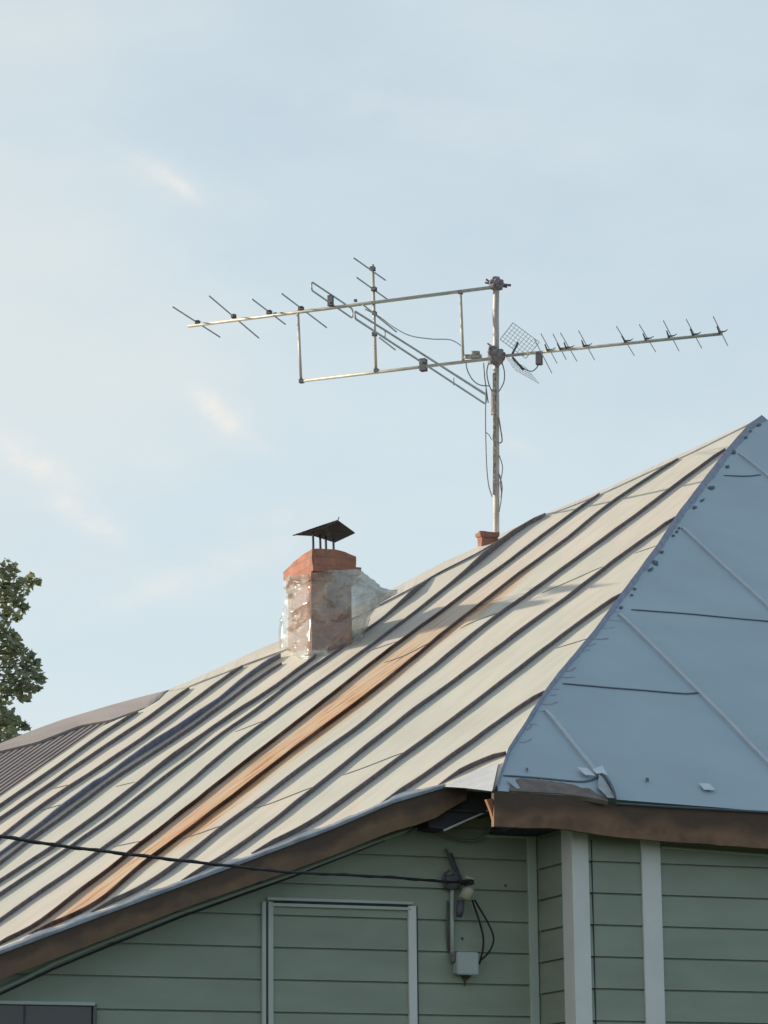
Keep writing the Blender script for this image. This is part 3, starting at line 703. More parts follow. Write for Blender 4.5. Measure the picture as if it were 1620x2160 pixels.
def plate(name, x0, y0, x1, y1, v, t, m, parent, zb=None):
    """upright board on the plane v, photo-pixel rectangle, thickness t towards the viewer"""
    a = uvz(onV((x0), (y0+y1)/2, v)); b = uvz(onV((x1), (y0+y1)/2, v)); zt = onV((x0+x1)/2, y0, v).z
    z0 = onV((x0+x1)/2, y1, v).z if zb is None else zb
    bm = B(); boxp(bm, W(a[0], v-t, z0), U*(b[0]-a[0]), V*(t+0.002), Z*(zt-z0))
    bmesh.ops.bevel(bm, geom=bm.edges[:], offset=min(0.003, t*0.3), segments=1, affect='EDGES')
    return obj(name, bm, m, parent)
# corner post, shown with both of its faces
bm = B(); u1 = uvz(onV(1245, 1950, -0.02))[0]; u0_ = uvz(onV(1211, 1950, -0.022))[0]; dep = 0.30
zt = zs
# front leg of the post
boxp(bm, W(u0_, -0.022, 0.0), U*(u1-u0_), V*0.024, Z*zt)
vv = uvz(hit(1188, 1950, U, W(u0_, 0, 0)))[1]
boxp(bm, W(u0_-0.002, -0.020, 0.0), U*0.020, V*(vv+0.02), Z*(zt-0.004))
bmesh.ops.bevel(bm, geom=bm.edges[:], offset=0.002, segments=1, affect='EDGES')
obj('corner_post', bm, m_trim, house)['label'] = 'wide pale corner board where the wall steps forward'
p2 = plate('trim_board', 1354, 1772, 1394, 2160, 0, 0.03, m_trim, house, zb=0.0); p2['label'] = 'pale vertical board on the right wall'
p1 = plate('trim_board', 1113, 1756, 1131, 2160, WLv, 0.03, m_trimg, house, zb=0.0); p1['label'] = 'slim pale green strip in the inner corner'
# thin channels
plate('channel_strip', 1249, 1772, 1251, 2160, 0, 0.02, m_darkwood, house, zb=0.0)
bm = B(); tube(bm, [onV(1396, 1787, -0.02), onV(1500, 1795, -0.02), onV(1700, 1811, -0.02)], 0.010, 6); obj('channel_strip', bm, m_trimg, house)
bm = B(); tube(bm, [onV(x, y, WLv-0.02) for x, y in ((1022,1763),(1060,1764),(1113,1766))], 0.010, 6); obj('channel_strip', bm, m_trimg, house)
# trim that follows the rake, under the soffit
bm = B(); tube(bm, [onV(x, rake(x)+rakeh(x)+k, WLv-0.025) for x, k in ((-250,22),(0,21),(60,16),(110,9),(191,6),(383,7),(620,8),(811,8),(870,5))], 0.012, 6); obj('channel_strip', bm, m_trimg, house)
bm = B(); tube(bm, [onV(x, rake(x)+rakeh(x)+k, WLv-0.022) for x, k in ((-250,32),(0,31),(60,26),(110,21),(191,18),(383,16),(620,14),(811,12))], 0.008, 6); obj('channel_strip', bm, m_darkwood, house)

# casing round the blocked-up opening
cz = empty('window_casing', W(-2.2, WLv, 2.8)-Vector(house.location), None, None); cz.parent = house
cz['label'] = 'pale green frame round a panel of siding'
del_keys = [k for k in ('category',) if k in cz]
for k in del_keys: del cz[k]
def plate2(name, x0, y0, x1, y1, t, m, zb=None): return plate(name, x0, y0, x1, y1, WLv, t, m, cz, zb)
plate2('casing_strip', 549.5, 1903, 558, 2160, 0.034, m_trimg, 0.9)
plate2('casing_strip', 563, 1903, 574, 2160, 0.030, m_trimg, 0.9)
plate2('casing_strip', 559.5, 1903, 562, 2160, 0.022, m_darkwood, 0.9)
plate2('casing_strip', 859, 1912, 876, 2160, 0.032, m_trim, 0.9)
plate2('casing_strip', 876.8, 1912, 880, 2160, 0.020, m_darkwood, 0.9)
plate2('casing_strip', 560, 1898, 868, 1904.5, 0.036, m_trimg)
plate2('casing_strip', 570, 1905, 864, 1909.5, 0.020, m_darkwood)
plate2('casing_strip', 570, 1910, 864, 1917, 0.033, m_trimg)
for x, y in ((553, 1903), (561, 1903)): pass
# window at the lower left
wn_ = empty('window', W(-4.4, WLv, 2.2)-Vector(house.location), None, None); wn_.parent = house
wn_['label'] = 'dark window with a thin pale head trim'
def wpl(name, x0, y0, x1, y1, t, m, zb=None): return plate(name, x0, y0, x1, y1, WLv, t, m, wn_, zb)
wpl('head_trim', -220, 2111, 196, 2119, 0.05, m_trimg)
wpl('frame', 192, 2119.5, 200, 2160, 0.045, m_glass, 1.6)
wpl('pane', -220, 2119.5, 191.5, 2160, 0.025, m_glass, 1.6)
wpl('mullion', 48, 2120, 53, 2160, 0.035, m_plastic, 1.6)
# small weep marks / nails on the siding
for x, y in ((975, 1980), (1066, 1868)):
    bm = B(); bmesh.ops.create_uvsphere(bm, u_segments=8, v_segments=6, radius=0.011, matrix=Matrix.Translation(onV(x, y, WLv-0.012)))
    obj('nail_head', bm, m_jointdark, house)
# ------------------------------------------------------------------ annex roof beyond the left end
annex = empty('annex', W(-5, 9, 0), 'rear building with brown corrugated roof beside the tree', 'building')
def onX(x, y): return hit(x, y, nA, A0 - nA*0.45)
bm = B(); ringA = []
LT = [(-320,1660),(-200,1630),(0,1582),(78,1563),(168,1528),(234,1516),(312,1488),(356,1458)]
xs2 = [-320+3*i for i in range(int(676/3)+1)]
ncol = (onX(200, 1540)-onX(0, 1680)).normalized(); nper = nA.cross(ncol)
for x in xs2:
    yt_ = lerp_tab(LT, x); yb_ = min(lerp_tab(TOP, x)+60, 2200)
    c = []
    for j in range(13):
        y = yt_+(yb_-yt_)*j/12; P = onX(x, y); s = P.dot(nper)
        c.append(bm.verts.new(P + nA*0.0))
    ringA.append(c)
for a, b in zip(ringA, ringA[1:]):
    for j in range(12): bm.faces.new((a[j], a[j+1], b[j+1], b[j]))
co = obj('corrugated_roof', bm, m_brown, annex, smooth=True)
nt = m_brown.node_tree; geo = nt.nodes.new('ShaderNodeTexCoord'); dt = nt.nodes.new('ShaderNodeVectorMath'); dt.operation = 'DOT_PRODUCT'; dt.inputs[1].default_value = nper
nt.links.new(geo.outputs['Object'], dt.inputs[0])
wv = M('SINE', M('MULTIPLY', dt.outputs['Value'], 2*math.pi/0.062, nodes=nt.nodes, links=nt.links), nodes=nt.nodes, links=nt.links)
bp = nt.nodes.new('ShaderNodeBump'); bp.inputs['Strength'].default_value = 1.0; bp.inputs['Distance'].default_value = 0.012
nt.links.new(wv, bp.inputs['Height']); nt.links.new(bp.outputs[0], nt.nodes['Principled BSDF'].inputs['Normal'])
bm = B(); ring = []
CT = [(-320,1655),(-200,1625),(0,1568),(78,1537),(133,1517),(234,1487),(300,1469),(357,1455)]
CBt = [(-320,1672),(-200,1640),(0,1584),(78,1565),(168,1530),(234,1518),(312,1490),(357,1458)]
for i in range(60):
    x = -320 + 677*i/59
    a = hit(x, lerp_tab(CT, x), nA, A0 - nA*0.41); b = hit(x, lerp_tab(CBt, x), nA, A0 - nA*0.43); c = b - nA*0.03
    ring.append([bm.verts.new(p) for p in (c, b, a.lerp(b, 0.5)+nA*0.004, a, a + V*0.4 - Z*0.3)])
for p, q in zip(ring, ring[1:]):
    for k in range(4): bm.faces.new((p[k], p[k+1], q[k+1], q[k]))
obj('ridge_cap', bm, m_browncap, annex)
bm = B(); tpA = [onX(x, lerp_tab(LT, x)) for x in (-320, -100, 100, 355)]
tv = [bm.verts.new(p) for p in tpA]; bv = [bm.verts.new(p + V*3 - Z*(p.z-3.0)) for p in tpA]; gv = [bm.verts.new(Vector((v.co.x, v.co.y, 0))) for v in bv]
for i in range(3): bm.faces.new((tv[i], bv[i], bv[i+1], tv[i+1])); bm.faces.new((bv[i], gv[i], gv[i+1], bv[i+1]))
obj('rear_roof', bm, m_brown, annex)

# ------------------------------------------------------------------ chimney
P0 = onA(655, 1388)
def onC(x, y, dv=0.0): return hit(x, y, V, P0 + V*dv)
def cz_(y, x=657): return onC(x, y).z
NL = Vector((onC(657, 1300).x, onC(657, 1300).y, 0))
wf = (onC(742, 1300)-onC(657, 1300)).dot(U)
dl = (hit(608, 1300, U, onC(657, 1300))-onC(657, 1300)).dot(V)
ch = bpy.data.objects.new('chimney', None)
def prism(bm, u0, u1, v0, v1, z0, z1, rough=0.0, sub=0):
    boxp(bm, NL + U*u0 + V*v0 + Z*z0, U*(u1-u0), V*(v1-v0), Z*(z1-z0))
bm = B(); prism(bm, 0, wf, 0, dl, cz_(1450), cz_(1206))
bmesh.ops.subdivide_edges(bm, edges=bm.edges[:], cuts=9, use_grid_fill=True)
for v in bm.verts: v.co += Vector((noise.noise(v.co*9), noise.noise(v.co*9+Vector((5, 5, 5))), 0))*0.008
chim = obj('chimney', bm, m_brick, house); chim['label'] = 'orange brick chimney with a corbelled head'
zt1, zt2, zt3, zt4 = cz_(1216), cz_(1206), cz_(1194), cz_(1159)
e = 0.025
dlh = (hit(598, 1200, U, onC(657, 1200))-onC(657, 1200)).dot(V)
bm = B()
prism(bm, -0.012, wf+0.05, -0.012, dl+0.02, zt1-0.03, zt2); prism(bm, -0.003, wf+0.072, -e-0.01, dl+0.04, zt2+0.001, zt3+0.012)
# upper head, its far left shoulder rounded off
prism(bm, 0, wf+0.028, -e, dlh, zt3+0.013, zt4)
bmesh.ops.subdivide_edges(bm, edges=bm.edges[:], cuts=7, use_grid_fill=True)
for v in bm.verts:
    q = v.co - NL; a, b = q.dot(U), q.dot(V)
    if v.co.z > zt3+0.05:
        k = (v.co.z-zt3-0.05)/(zt4-zt3-0.05)
        v.co.z -= 0.06*k*max(0, b/dlh)**2.4 + 0.035*k*max(0, (a-wf*0.55)/(wf*0.5))**1.5
        v.co.z += 0.02*k*max(0, math.sin(math.pi*min(1, max(0, a/wf))))*0.5
    v.co += Vector((noise.noise(v.co*14), noise.noise(v.co*14+Vector((5, 5, 5))), 0.6*noise.noise(v.co*12+Vector((9, 2, 5)))))*0.009
obj('chimney_head', bm, m_brick, chim)
# tin hood on four legs
D0 = (onC(700, 1130)-CAM).dot(FW)
def atD(x, y, d): return CAM + ray(x, y)*d
zc = cz_(1128) 
Lp = atD(621, 1129, D0+0.25); Pp = atD(712, 1098, D0+0.02); Rp = atD(749, 1125, D0+0.32); Bp = atD(706, 1145, D0+0.62)
Mp = atD(664, 1114, D0+0.12)
bm = B()
top = [Lp, Mp, Pp, Rp, Bp, atD(662, 1131, D0+0.4)]
cen = atD(690, 1122, D0+0.34) + Z*0.035
for lift in (0, 0.006):
    cv = bm.verts.new(cen+Z*lift); tv = [bm.verts.new(p+Z*lift) for p in top]
    for i in range(6): bm.faces.new((cv, tv[i], tv[(i+1) % 6]))
bmesh.ops.recalc_face_normals(bm, faces=bm.faces)
for i in range(14):                                   # ragged rusted rim
    t = i/13; p = Lp.lerp(Pp, t) if i < 14 else Lp
    q = p + Vector((noise.noise(p*60), 0, noise.noise(p*50)))*0.012
    tube(bm, [p - (Pp-Lp)*0.03 + Z*0.003, q + (Pp-Lp)*0.03 - Z*0.006], 0.006, 5)
tube(bm, [Pp - Z*0.01, Pp + Vector((0.012, 0, 0.03))], 0.004, 5)
hood = obj('chimney_hood', bm, m_soot, chim); hood['label'] = 'rusty dark tin hood'
for x, yt_, dd in ((660, 1128, 0.2), (675, 1133, 0.34), (687, 1137, 0.45), (703, 1142, 0.36)):
    a = atD(x, yt_-6, D0+dd); b = Vector((a.x, a.y, zt4-0.03)); w = 0.011
    bm = B(); tube(bm, [a, a.lerp(b, .5)+Vector((0.003, 0, 0)), b], w, 6)
    obj('hood_leg', bm, m_soot, chim)
# ------------------------------------------------------------------ plastic sheet round the chimney
LE = [(1205,614),(1225,606),(1260,604),(1290,600),(1330,592),(1360,594),(1385,597),(1408,602)]
outer = []
TOPP = [(600,1217),(615,1213),(632,1217),(657,1214),(690,1206),(730,1205),(750,1208),(765,1222),(780,1232),(800,1246),(822,1250),(832,1248)]
BOTP = [(600,1409),(615,1408),(640,1391),(668,1372),(690,1358),(706,1345),(722,1328),(735,1326),(755,1318),(775,1300),(790,1278),(832,1251)]
BOTP = [(x, y + (44 if 695 < x < 762 else 22 if 645 < x < 700 else 3)) for x, y in BOTP]
def film_left(y): return lerp_tab([(a, b) for a, b in LE], y)
def fold(q): return (1-abs(noise.noise(q)*2))
bm = B(); lm = bm.verts.layers.float.new('milk'); lsh = bm.verts.layers.float.new('shine'); NXp, NYp = 120, 96
def film_pt(i, j, back):
    t = i/NXp; s = j/NYp
    x = 588 + (832-588)*t
    yt_, yb_ = lerp_tab(TOPP, x), lerp_tab(BOTP, x)
    y = yt_ + (yb_-yt_)*s
    if x < 640: x = film_left(y) + (x-588)*(640-film_left(y))/(52)
    # base depth: chimney surface, left face goes back, right billow swells forward
    if x < 657: dv = dl*(657-x)/50.0
    else: dv = 0
    dv = min(dv, dl*1.15)
    P = hit(x, y, V, P0 + V*dv)
    q = Vector((x/30, y/30, 2.0)); q2 = Vector((x/13, y/17, 6.0)); q3 = Vector((x/60+y/90, y/45, 11.))
    q = Vector(((x+y*.55)/52, (y-x*.5)/120, 2.0)); q2 = Vector(((x-y*.3)/40, (y+x*.2)/55, 6.0)); q3 = Vector((x/9, y/6, 3.))
    am = 0.060*fold(q) + 0.030*fold(q2) + 0.030*fold(q3)*math.exp(-((x-630)/11.0)**2) + 0.02*fold(q3*0.8)*max(0, 1-abs(y-1390)/22.0) - 0.045
    bil = max(0, (x-690)/140.0); bil = math.sin(min(1, bil)*math.pi)*math.sin(math.pi*min(1, max(0, s)))
    off = (0.004 if x < 625 else 0.020) + max(0.0, am+0.045)*(0.15 if x < 630 else 0.5) + (0.035*min(1, max(0, (x-730)/20))*fold(Vector(((x-y*.6)/19, (y+x*.4)/15, 41.0)))) + (0.014 if x < 655 else 0.007)*fold(Vector(((x+y*.4)/22, (y-x*.6)/38, 7.0))) + 0.003*fold(Vector(((x-y*.5)/10, (y+x*.3)/15, 17.0))) + 0.10*bil + 0.03*max(0, 1-s*7)
    if back: off = -(0.05 + 0.3*bil) if x > 745 else None
    return P, off, x, y, s
def fdir(x):
    k = min(1, max(0, (x-640)/34)); return (-V*k - U*(1-k)).normalized()
G = []
for i in range(NXp+1):
    c = []
    for j in range(NYp+1):
        P, off, x, y, s = film_pt(i, j, False)
        v = bm.verts.new(P + fdir(x)*off)
        f1_ = fold(Vector((x/38+3, y/26, 4.0)))
        milk = 0.19 + 0.16*noise.noise(Vector((x/40, y/40, 9.0))) + 0.35*max(0, f1_-0.90)*8*0.6
        if x > 672 and y < 1300 + (x-700)*0.1: milk += 0.42*min(1, (x-672)/40)*min(1, max(0, (1320-y)/60))
        if y > 1375: milk += 0.3
        if x > 735: milk += 0.25 + 0.2*noise.noise(Vector((x/16, y/12, 31.0)))
        if x < 606: milk += 0.2
        v[lm] = min(0.9, milk); v[lsh] = 1.15 if x < 655 else 0.38; c.append(v)  # more gloss on the sunward side, added to bring out its glints
    G.append(c)
for a, b in zip(G, G[1:]):
    for j in range(NYp): bm.faces.new((a[j], a[j+1], b[j+1], b[j]))
# back layer of the billow
G2 = []
for i in range(int(NXp*0.66), NXp+1):
    c = []
    for j in range(0, NYp+1, 3):
        P, off, x, y, s = film_pt(i, j, True)
        q = Vector((x/26, y/24, 22.0)); o = (off if off is not None else -0.05) - 0.03*fold(q)
        ed = min(1, s*(1-s)*8)
        v = bm.verts.new(P - V*(o*ed)); v[lm] = 0.45; v[lsh] = 0.4; c.append(v)
    G2.append(c)
for a, b in zip(G2, G2[1:]):
    for j in range(len(a)-1): bm.faces.new((a[j], a[j+1], b[j+1], b[j]))
o = obj('plastic_sheet', bm, m_film, None, smooth=True)
tag(o, 'crumpled clear plastic sheet wrapped round the orange chimney', 'plastic sheet')
# bunched ties of film: thick wrinkles
# ------------------------------------------------------------------ brick stub by the mast
Ms = onA(1030, 1150)
bm = B(); a = hit(1012, 1124, V, Ms); b_ = hit(1052, 1124, V, Ms); zb0 = a.z-0.6; ww = (b_-a).dot(U)
bb = Vector((a.x, a.y, 0))
boxp(bm, bb + U*0.012 + Z*zb0, U*(ww-0.02), V*0.08, Z*(a.z-zb0-0.03)); boxp(bm, bb + Z*(a.z-0.029) - V*0.01, U*ww, V*0.10, Z*0.045)
bmesh.ops.subdivide_edges(bm, edges=bm.edges[:], cuts=4, use_grid_fill=True)
for v in bm.verts: v.co += Vector((noise.noise(v.co*16), noise.noise(v.co*16+Vector((5, 5, 5))), noise.noise(v.co*16+Vector((1, 9, 5)))))*0.012
obj('brick_stub', bm, m_brick, house)['label'] = 'small orange brick vent at the foot of the mast'

# ------------------------------------------------------------------ mast
MD = (hit(1047, 1122, V, Ms + V*0.7) - CAM).dot(FW)
def atM(x, y, off=0.0): return CAM + ray(x, y)*(MD+off)
mast = empty('antenna_mast', atM(1047, 1150), 'weathered grey steel mast standing behind the roof ridge', 'mast')
mtop = atM(1046, 592); mbot = atM(1047, 1180)
bm = B(); n = 30; tube(bm, [mtop.lerp(mbot, i/n) + RT*0.004*noise.noise(Vector((i*.4, 0, 0))) for i in range(n+1)], 0.030, 14)
obj('pole', bm, m_pole, mast, smooth=True)
# wrapped and taped stretch of the mast
bm = B(); tube(bm, [atM(1043+0.002*(y-820), y) + RT*0.006*noise.noise(Vector((y*.05, 3, 0))) for y in range(820, 880, 4)], [0.034+0.007*noise.noise(Vector((y*.08, 0, 0))) for y in range(820, 880, 4)], 12)
obj('tape_wrap', bm, m_rustclamp, mast, smooth=True)
bm = B(); tube(bm, [atM(1042.5, y, -0.028) for y in range(786, 1050, 6)], [0.014+0.005*noise.noise(Vector((y*.07, 0, 0))) for y in range(786, 1050, 6)], 8)
obj('tape_wrap', bm, m_tape, mast, smooth=True)
def lump(bm, c, sx, sy, sz, seed=0, sub=2, rough=.25):
    """rounded, slightly uneven block"""
    for v in bmesh.ops.create_icosphere(bm, subdivisions=3, radius=1.0)['verts']:
        q = v.co.copy(); m_ = max(abs(q.x), abs(q.y), abs(q.z)); q = q.lerp(q/m_, 0.7)*0.5
        k = 1+rough*noise.noise(q*3.1+Vector((seed, seed*2, 0)))
        v.co = c + RT*q.x*sx*k + FW*q.y*sy*k + UP*q.z*sz*k
def pxr(px): return px*MD/F
# top clamp with wing bolts
bm = B(); lump(bm, atM(1047, 600), pxr(30), pxr(26), pxr(24), 1); lump(bm, atM(1046, 588), pxr(16), pxr(14), pxr(10), 2)
tube(bm, [atM(1025, 589, -.03), atM(1036, 597, -.03)], 0.010, 6); tube(bm, [atM(1060, 600), atM(1078, 602)], 0.012, 6); tube(bm, [atM(1023, 596), atM(1070, 606)], 0.009, 6)
obj('clamp', bm, m_rustclamp, mast)
bm = B(); lump(bm, atM(1045, 752, -.02), pxr(32), pxr(26), pxr(32), 3); lump(bm, atM(1037, 742, -.04), pxr(14), pxr(12), pxr(26), 4); lump(bm, atM(1058, 752), pxr(16), pxr(14), pxr(18), 5)
tube(bm, [atM(1028, 724, -.03), atM(1042, 734, -.03)], 0.008, 6); tube(bm, [atM(1056, 762), atM(1046, 775, -.02)], 0.02, 6)
obj('clamp', bm, m_rustclamp, mast)
# cables hanging beside the mast
for pts, r in ([[(983,762),(985,778),(996,800),(1012,812),(1032,814)], .006], [[(1020,765),(1023,800),(1027,830),(1030,850)], .006], [[(1030,768),(1027,785),(1030,806),(1037,825)], .006],
               [[(1060,768),(1064,785),(1063,805),(1056,820),(1052,826)], .006], [[(1025,820),(1024,880),(1025,940),(1027,990),(1031,1025),(1038,1048)], .006],
               [[(1025,912),(1032,918),(1037,928)], .004], [[(1052,880),(1056,905),(1059,930),(1052,935)], .007], [[(1053,960),(1060,985),(1057,1010),(1055,1020),(1058,1045),(1053,1080)], .005],
               [[(1053,1000),(1057,1015),(1059,1030),(1057,1050)], .007]):
    bm = B(); tube(bm, smoothpts([atM(x, y, -0.03) for x, y in pts]), r, 6)
    obj('cable', bm, m_cable, mast, smooth=True)
# ------------------------------------------------------------------ big VHF antenna
AZ = R_(67.5); Ed = Vector((-math.sin(AZ), math.cos(AZ), 0)); Fd = Vector((math.sin(R_(22.5)), math.cos(R_(22.5)), 0))
J1 = atM(1040, 606, -0.045); J2 = atM(1040, 755, -0.045)
Fn = Vector((0, 0, 1)).cross(Ed).normalized()       # vertical plane through the booms
def onBoom(x, y, off=0.0): return hit(x, y, Fn, J1 + Fn*off)
def onE(x, y, Q): return hit(x, y, Ed, Q)
ant = empty('television_antenna', J1, 'large two-boom antenna reaching left from the mast', 'antenna', 'antennas on the mast')
def tb(parent, name, a, b, r, m, seg=8, n=1):
    bm = B(); tube(bm, [a.lerp(b, i/n) for i in range(n+1)], r, seg); return obj(name, bm, m, parent, smooth=True)
def sq(parent, name, a, b, w, m):
    bm = B(); tube(bm, [a, b], w*0.7, 4); return obj(name, bm, m, parent)
tb(ant, 'boom', onBoom(1036, 606.5), onBoom(397, 688), 0.0165, m_boom, 10)
tb(ant, 'boom', onBoom(1036, 756.5), onBoom(634, 804), 0.0155, m_boom, 10)
for a, b in (((628, 655), (635, 806)), ((971, 616), (977, 760))): tb(ant, 'brace', onBoom(*a), onBoom(*b), 0.014, m_boom)
tb(ant, 'upright_boom', onBoom(786, 558, -0.02), onBoom(793, 784, -0.02), 0.0145, m_boom)
def element(bx, by, pa, pb, r=0.0072, parent=ant, ed=None, m=m_elem):
    Q = onBoom(bx, by)
    bm = B()
    n_ = Ed if ed is None else ed
    a = hit(pa[0], pa[1], n_, Q); b = hit(pb[0], pb[1], n_, Q); tube(bm, [a, a.lerp(b, .5), b], r, 6)
    return obj('element', bm, m, parent, smooth=True), a, b
for (bx, by, pa, pb) in ((414,683,(364,647),(464,711)), (493,670,(441,624),(546,713)), (567,660,(532,631),(602,684)), (634,652,(594,619),(689,691)),
                         (787,570,(746,544),(813,591)), (790,608,(752,585),(818,632)), (792,662,(766,643),(836,700)), (793,705,(800,712),(834,738)), (700,636,(665,612),(727,672))):
    if (bx, by) == (700, 636): continue
    element(bx, by, pa, pb)
def clampbox(parent, x, y, sx, sy, m=m_plastic, seed=1, q=None, nm='element_clamp'):
    bm = B(); c = (q or onBoom(x, y)) ; 
    r = bmesh.ops.create_cube(bm, size=1.0)
    for v in r['verts']: k = v.co.copy(); v.co = c + Ed*k.x*pxr(sx)*1.05 + Fd*k.y*pxr(sx) + Z*k.z*pxr(sy)
    bmesh.ops.bevel(bm, geom=bm.edges[:], offset=0.004, segments=1, affect='EDGES')
    return obj(nm, bm, m, parent)
for x, y, s in ((417,680,9),(493,667,9),(568,659,10),(581,663,7),(595,662,6),(635,651,10),(786,567,10),(789,610,10),(790,661,8),(790,705,9),(636,804,9),(794,782,9),(971,617,8),(750,634,5)): clampbox(ant, x, y, s*0.85, s*0.75)
def loop(pa, pb, pc, pd, Q, r, nm='folded_dipole'):
    """folded dipole: long flat loop through four corner pixels on the element plane"""
    c = [onE(*p, Q) for p in (pa, pb, pc, pd)]
    pts = []
    for i in range(4):
        p, q, s = c[i], c[(i+1) % 4], c[i-1]
        L = min((q-p).length, (s-p).length)*0.35
        pts += [p + (s-p).normalized()*L, p + ((s-p).normalized()+(q-p).normalized())*L*0.29, p + (q-p).normalized()*L]
    bm = B(); tube(bm, pts, r, 7, closed=True); return obj(nm, bm, m_elem, ant, smooth=True)
Q1 = onBoom(700, 645)
loop((657,594),(744,652),(744,672),(657,612), Q1, 0.0088)
clampbox(ant, 701, 637, 9, 22, m_plastic, q=Q1 - Fd*0.03 + Z*0.04, nm='feed_box')
Q2 = onBoom(893, 770)
loop((748,656),(1026,832),(1025,853),(749,672), Q2, 0.0100)
clampbox(ant, 893, 762, 12, 25, m_plastic, q=Q2 + Z*0.0, nm='feed_box')
tb(ant, 'loop_spacer', onE(812,698,Q2), onE(812,712,Q2), 0.006, m_elem); tb(ant, 'loop_spacer', onE(957,797,Q2), onE(957,812,Q2), 0.006, m_elem)
tb(ant, 'element', onE(868,733,Q2), onE(1022,832,Q2)+Z*0.0, 0.006, m_elem)
# rusty bracket box on the lower boom
bm = B(); c = onBoom(1003, 752)
lump(bm, onBoom(998, 752, -.02), pxr(38), pxr(14), pxr(10), 7); lump(bm, onBoom(1003, 745, -.02), pxr(18), pxr(12), pxr(10), 8)
obj('bracket', bm, m_tape, ant)
bm = B(); tube(bm, smoothpts([onBoom(x, y, -0.03) for x, y in ((770,652),(800,668),(830,690),(865,708),(910,715),(945,716),(962,722),(975,732))]), 0.0055, 6)
obj('cable', bm, m_cable, ant, smooth=True)
# ------------------------------------------------------------------ small UHF antenna
Ed2 = Vector((math.sin(R_(72)), -math.cos(R_(72)), 0)); J3 = atM(1050, 750, -0.01)
Fn2 = Vector((0, 0, 1)).cross(Ed2).normalized()
def onU(x, y, off=0.0): return hit(x, y, Fn2, J3 + Fn2*off)
EL = R_(14); Fe = Vector((math.sin(EL), math.cos(EL), 0)); En = Fe.cross(Z).normalized()
uhf = empty('television_antenna', J3, 'slim antenna with mesh reflector reaching right from the mast', 'antenna', 'antennas on the mast')
tb(uhf, 'boom', onU(1052, 752), onU(1524, 704), 0.0145, m_boom, 10)
for (bx, by, pa, pb) in ((1146,745,(1127,715),(1164,787)), (1155,741,(1141,704),(1175,766)), (1182,738,(1166,704),(1194,758)), (1195,736,(1182,702),(1217,762)),
                         (1232,732,(1220,697),(1254,759)), (1319,722,(1300,688),(1338,750)), (1362,717,(1348,684),(1383,742)), (1411,712,(1399,676),(1432,740)),
                         (1462,708,(1447,673),(1480,734)), (1518,703,(1504,667),(1535,729))):
    Q = onU(bx, by); bm = B(); a = hit(*pa, En, Q); b = hit(*pb, En, Q)
    a = Q + (a-Q)*1.0; tube(bm, [a, a.lerp(b, .5), b], 0.0050, 6); obj('element', bm, m_rod, uhf, smooth=True)
    if by != 745:
        # wing-like plastic holder: upright leaning along the element, short prong to the right
        bm = B(); tube(bm, [Q + (a-Q)*0.40, Q + (a-Q)*0.1, Q], [0.006, 0.009, 0.013], 6)
        tube(bm, [Q + Z*0.012, hit(bx+11, by-4, Fn2, Q), hit(bx+17, by-8, Fn2, Q)], [0.010, 0.006, 0.003], 6)
        obj('element_clamp', bm, m_plastic, uhf)
bm = B(); Q = onU(1137, 756)
for v in bmesh.ops.create_cube(bm, size=1.0)['verts']: k = v.co.copy(); v.co = Q + Ed2*k.x*pxr(14) + Fe*k.y*pxr(14) + Z*k.z*pxr(28)
bmesh.ops.bevel(bm, geom=bm.edges[:], offset=0.006, segments=1, affect='EDGES'); obj('feed_box', bm, m_plastic, uhf)
def grid_panel(pc, nu, nv, q, r=0.0028):
    """wire panel through four corner pixels (hinge pair first), q the hinge point; outer edge offset along the boom"""
    H1 = hit(*pc[0], En, q); H2 = hit(*pc[1], En, q); q2 = q + Ed2*0.10
    T2 = hit(*pc[2], En, q2); T1 = hit(*pc[3], En, q2)
    bm = B()
    for i in range(nu+1):
        t = i/nu; tube(bm, [H1.lerp(H2, t), T1.lerp(T2, t)], r*(1.6 if i in (0, nu) else 1), 4)
    for j in range(nv+1):
        t = j/nv; tube(bm, [H1.lerp(T1, t), H2.lerp(T2, t)], r*(1.6 if j in (0, nv) else 1), 4)
    return obj('reflector_panel', bm, m_rod, uhf)
qh = onU(1082, 748)
grid_panel([(1055,716),(1109,756),(1138,722),(1082,681)], 9, 6, qh)
grid_panel([(1066,752),(1109,775),(1137,809),(1086,780)], 8, 4, qh, 0.0018)
tb(uhf, 'reflector_stay', onU(1078,752), onU(1093,722), 0.011, m_plastic); tb(uhf, 'reflector_stay', onU(1081,754), onU(1104,780), 0.011, m_plastic)
bm = B(); tube(bm, smoothpts([onU(x, y, -0.02) for x, y in ((1098,772),(1110,780),(1122,783),(1131,777),(1135,770))]), 0.005, 6); obj('cable', bm, m_plastic, uhf, smooth=True)

# ------------------------------------------------------------------ power cable and fittings on the wall
end = onV(985, 1860, WLv-0.16)
A_ = onV(-160, 1738, WLv-4.6)
def cabpt(x, y):
    t = (x+160)/(985+160); return onV(x, y, WLv-4.6+(4.44)*t)
bm = B(); cp = smoothpts([cabpt(x, y) for x, y in ((-600,1700),(-160,1742),(0,1764),(120,1783),(240,1798),(380,1815),(500,1828),(600,1839),(700,1844),(830,1851),(940,1860),(985,1861))], 14)
tube(bm, cp, 0.0085, 8)
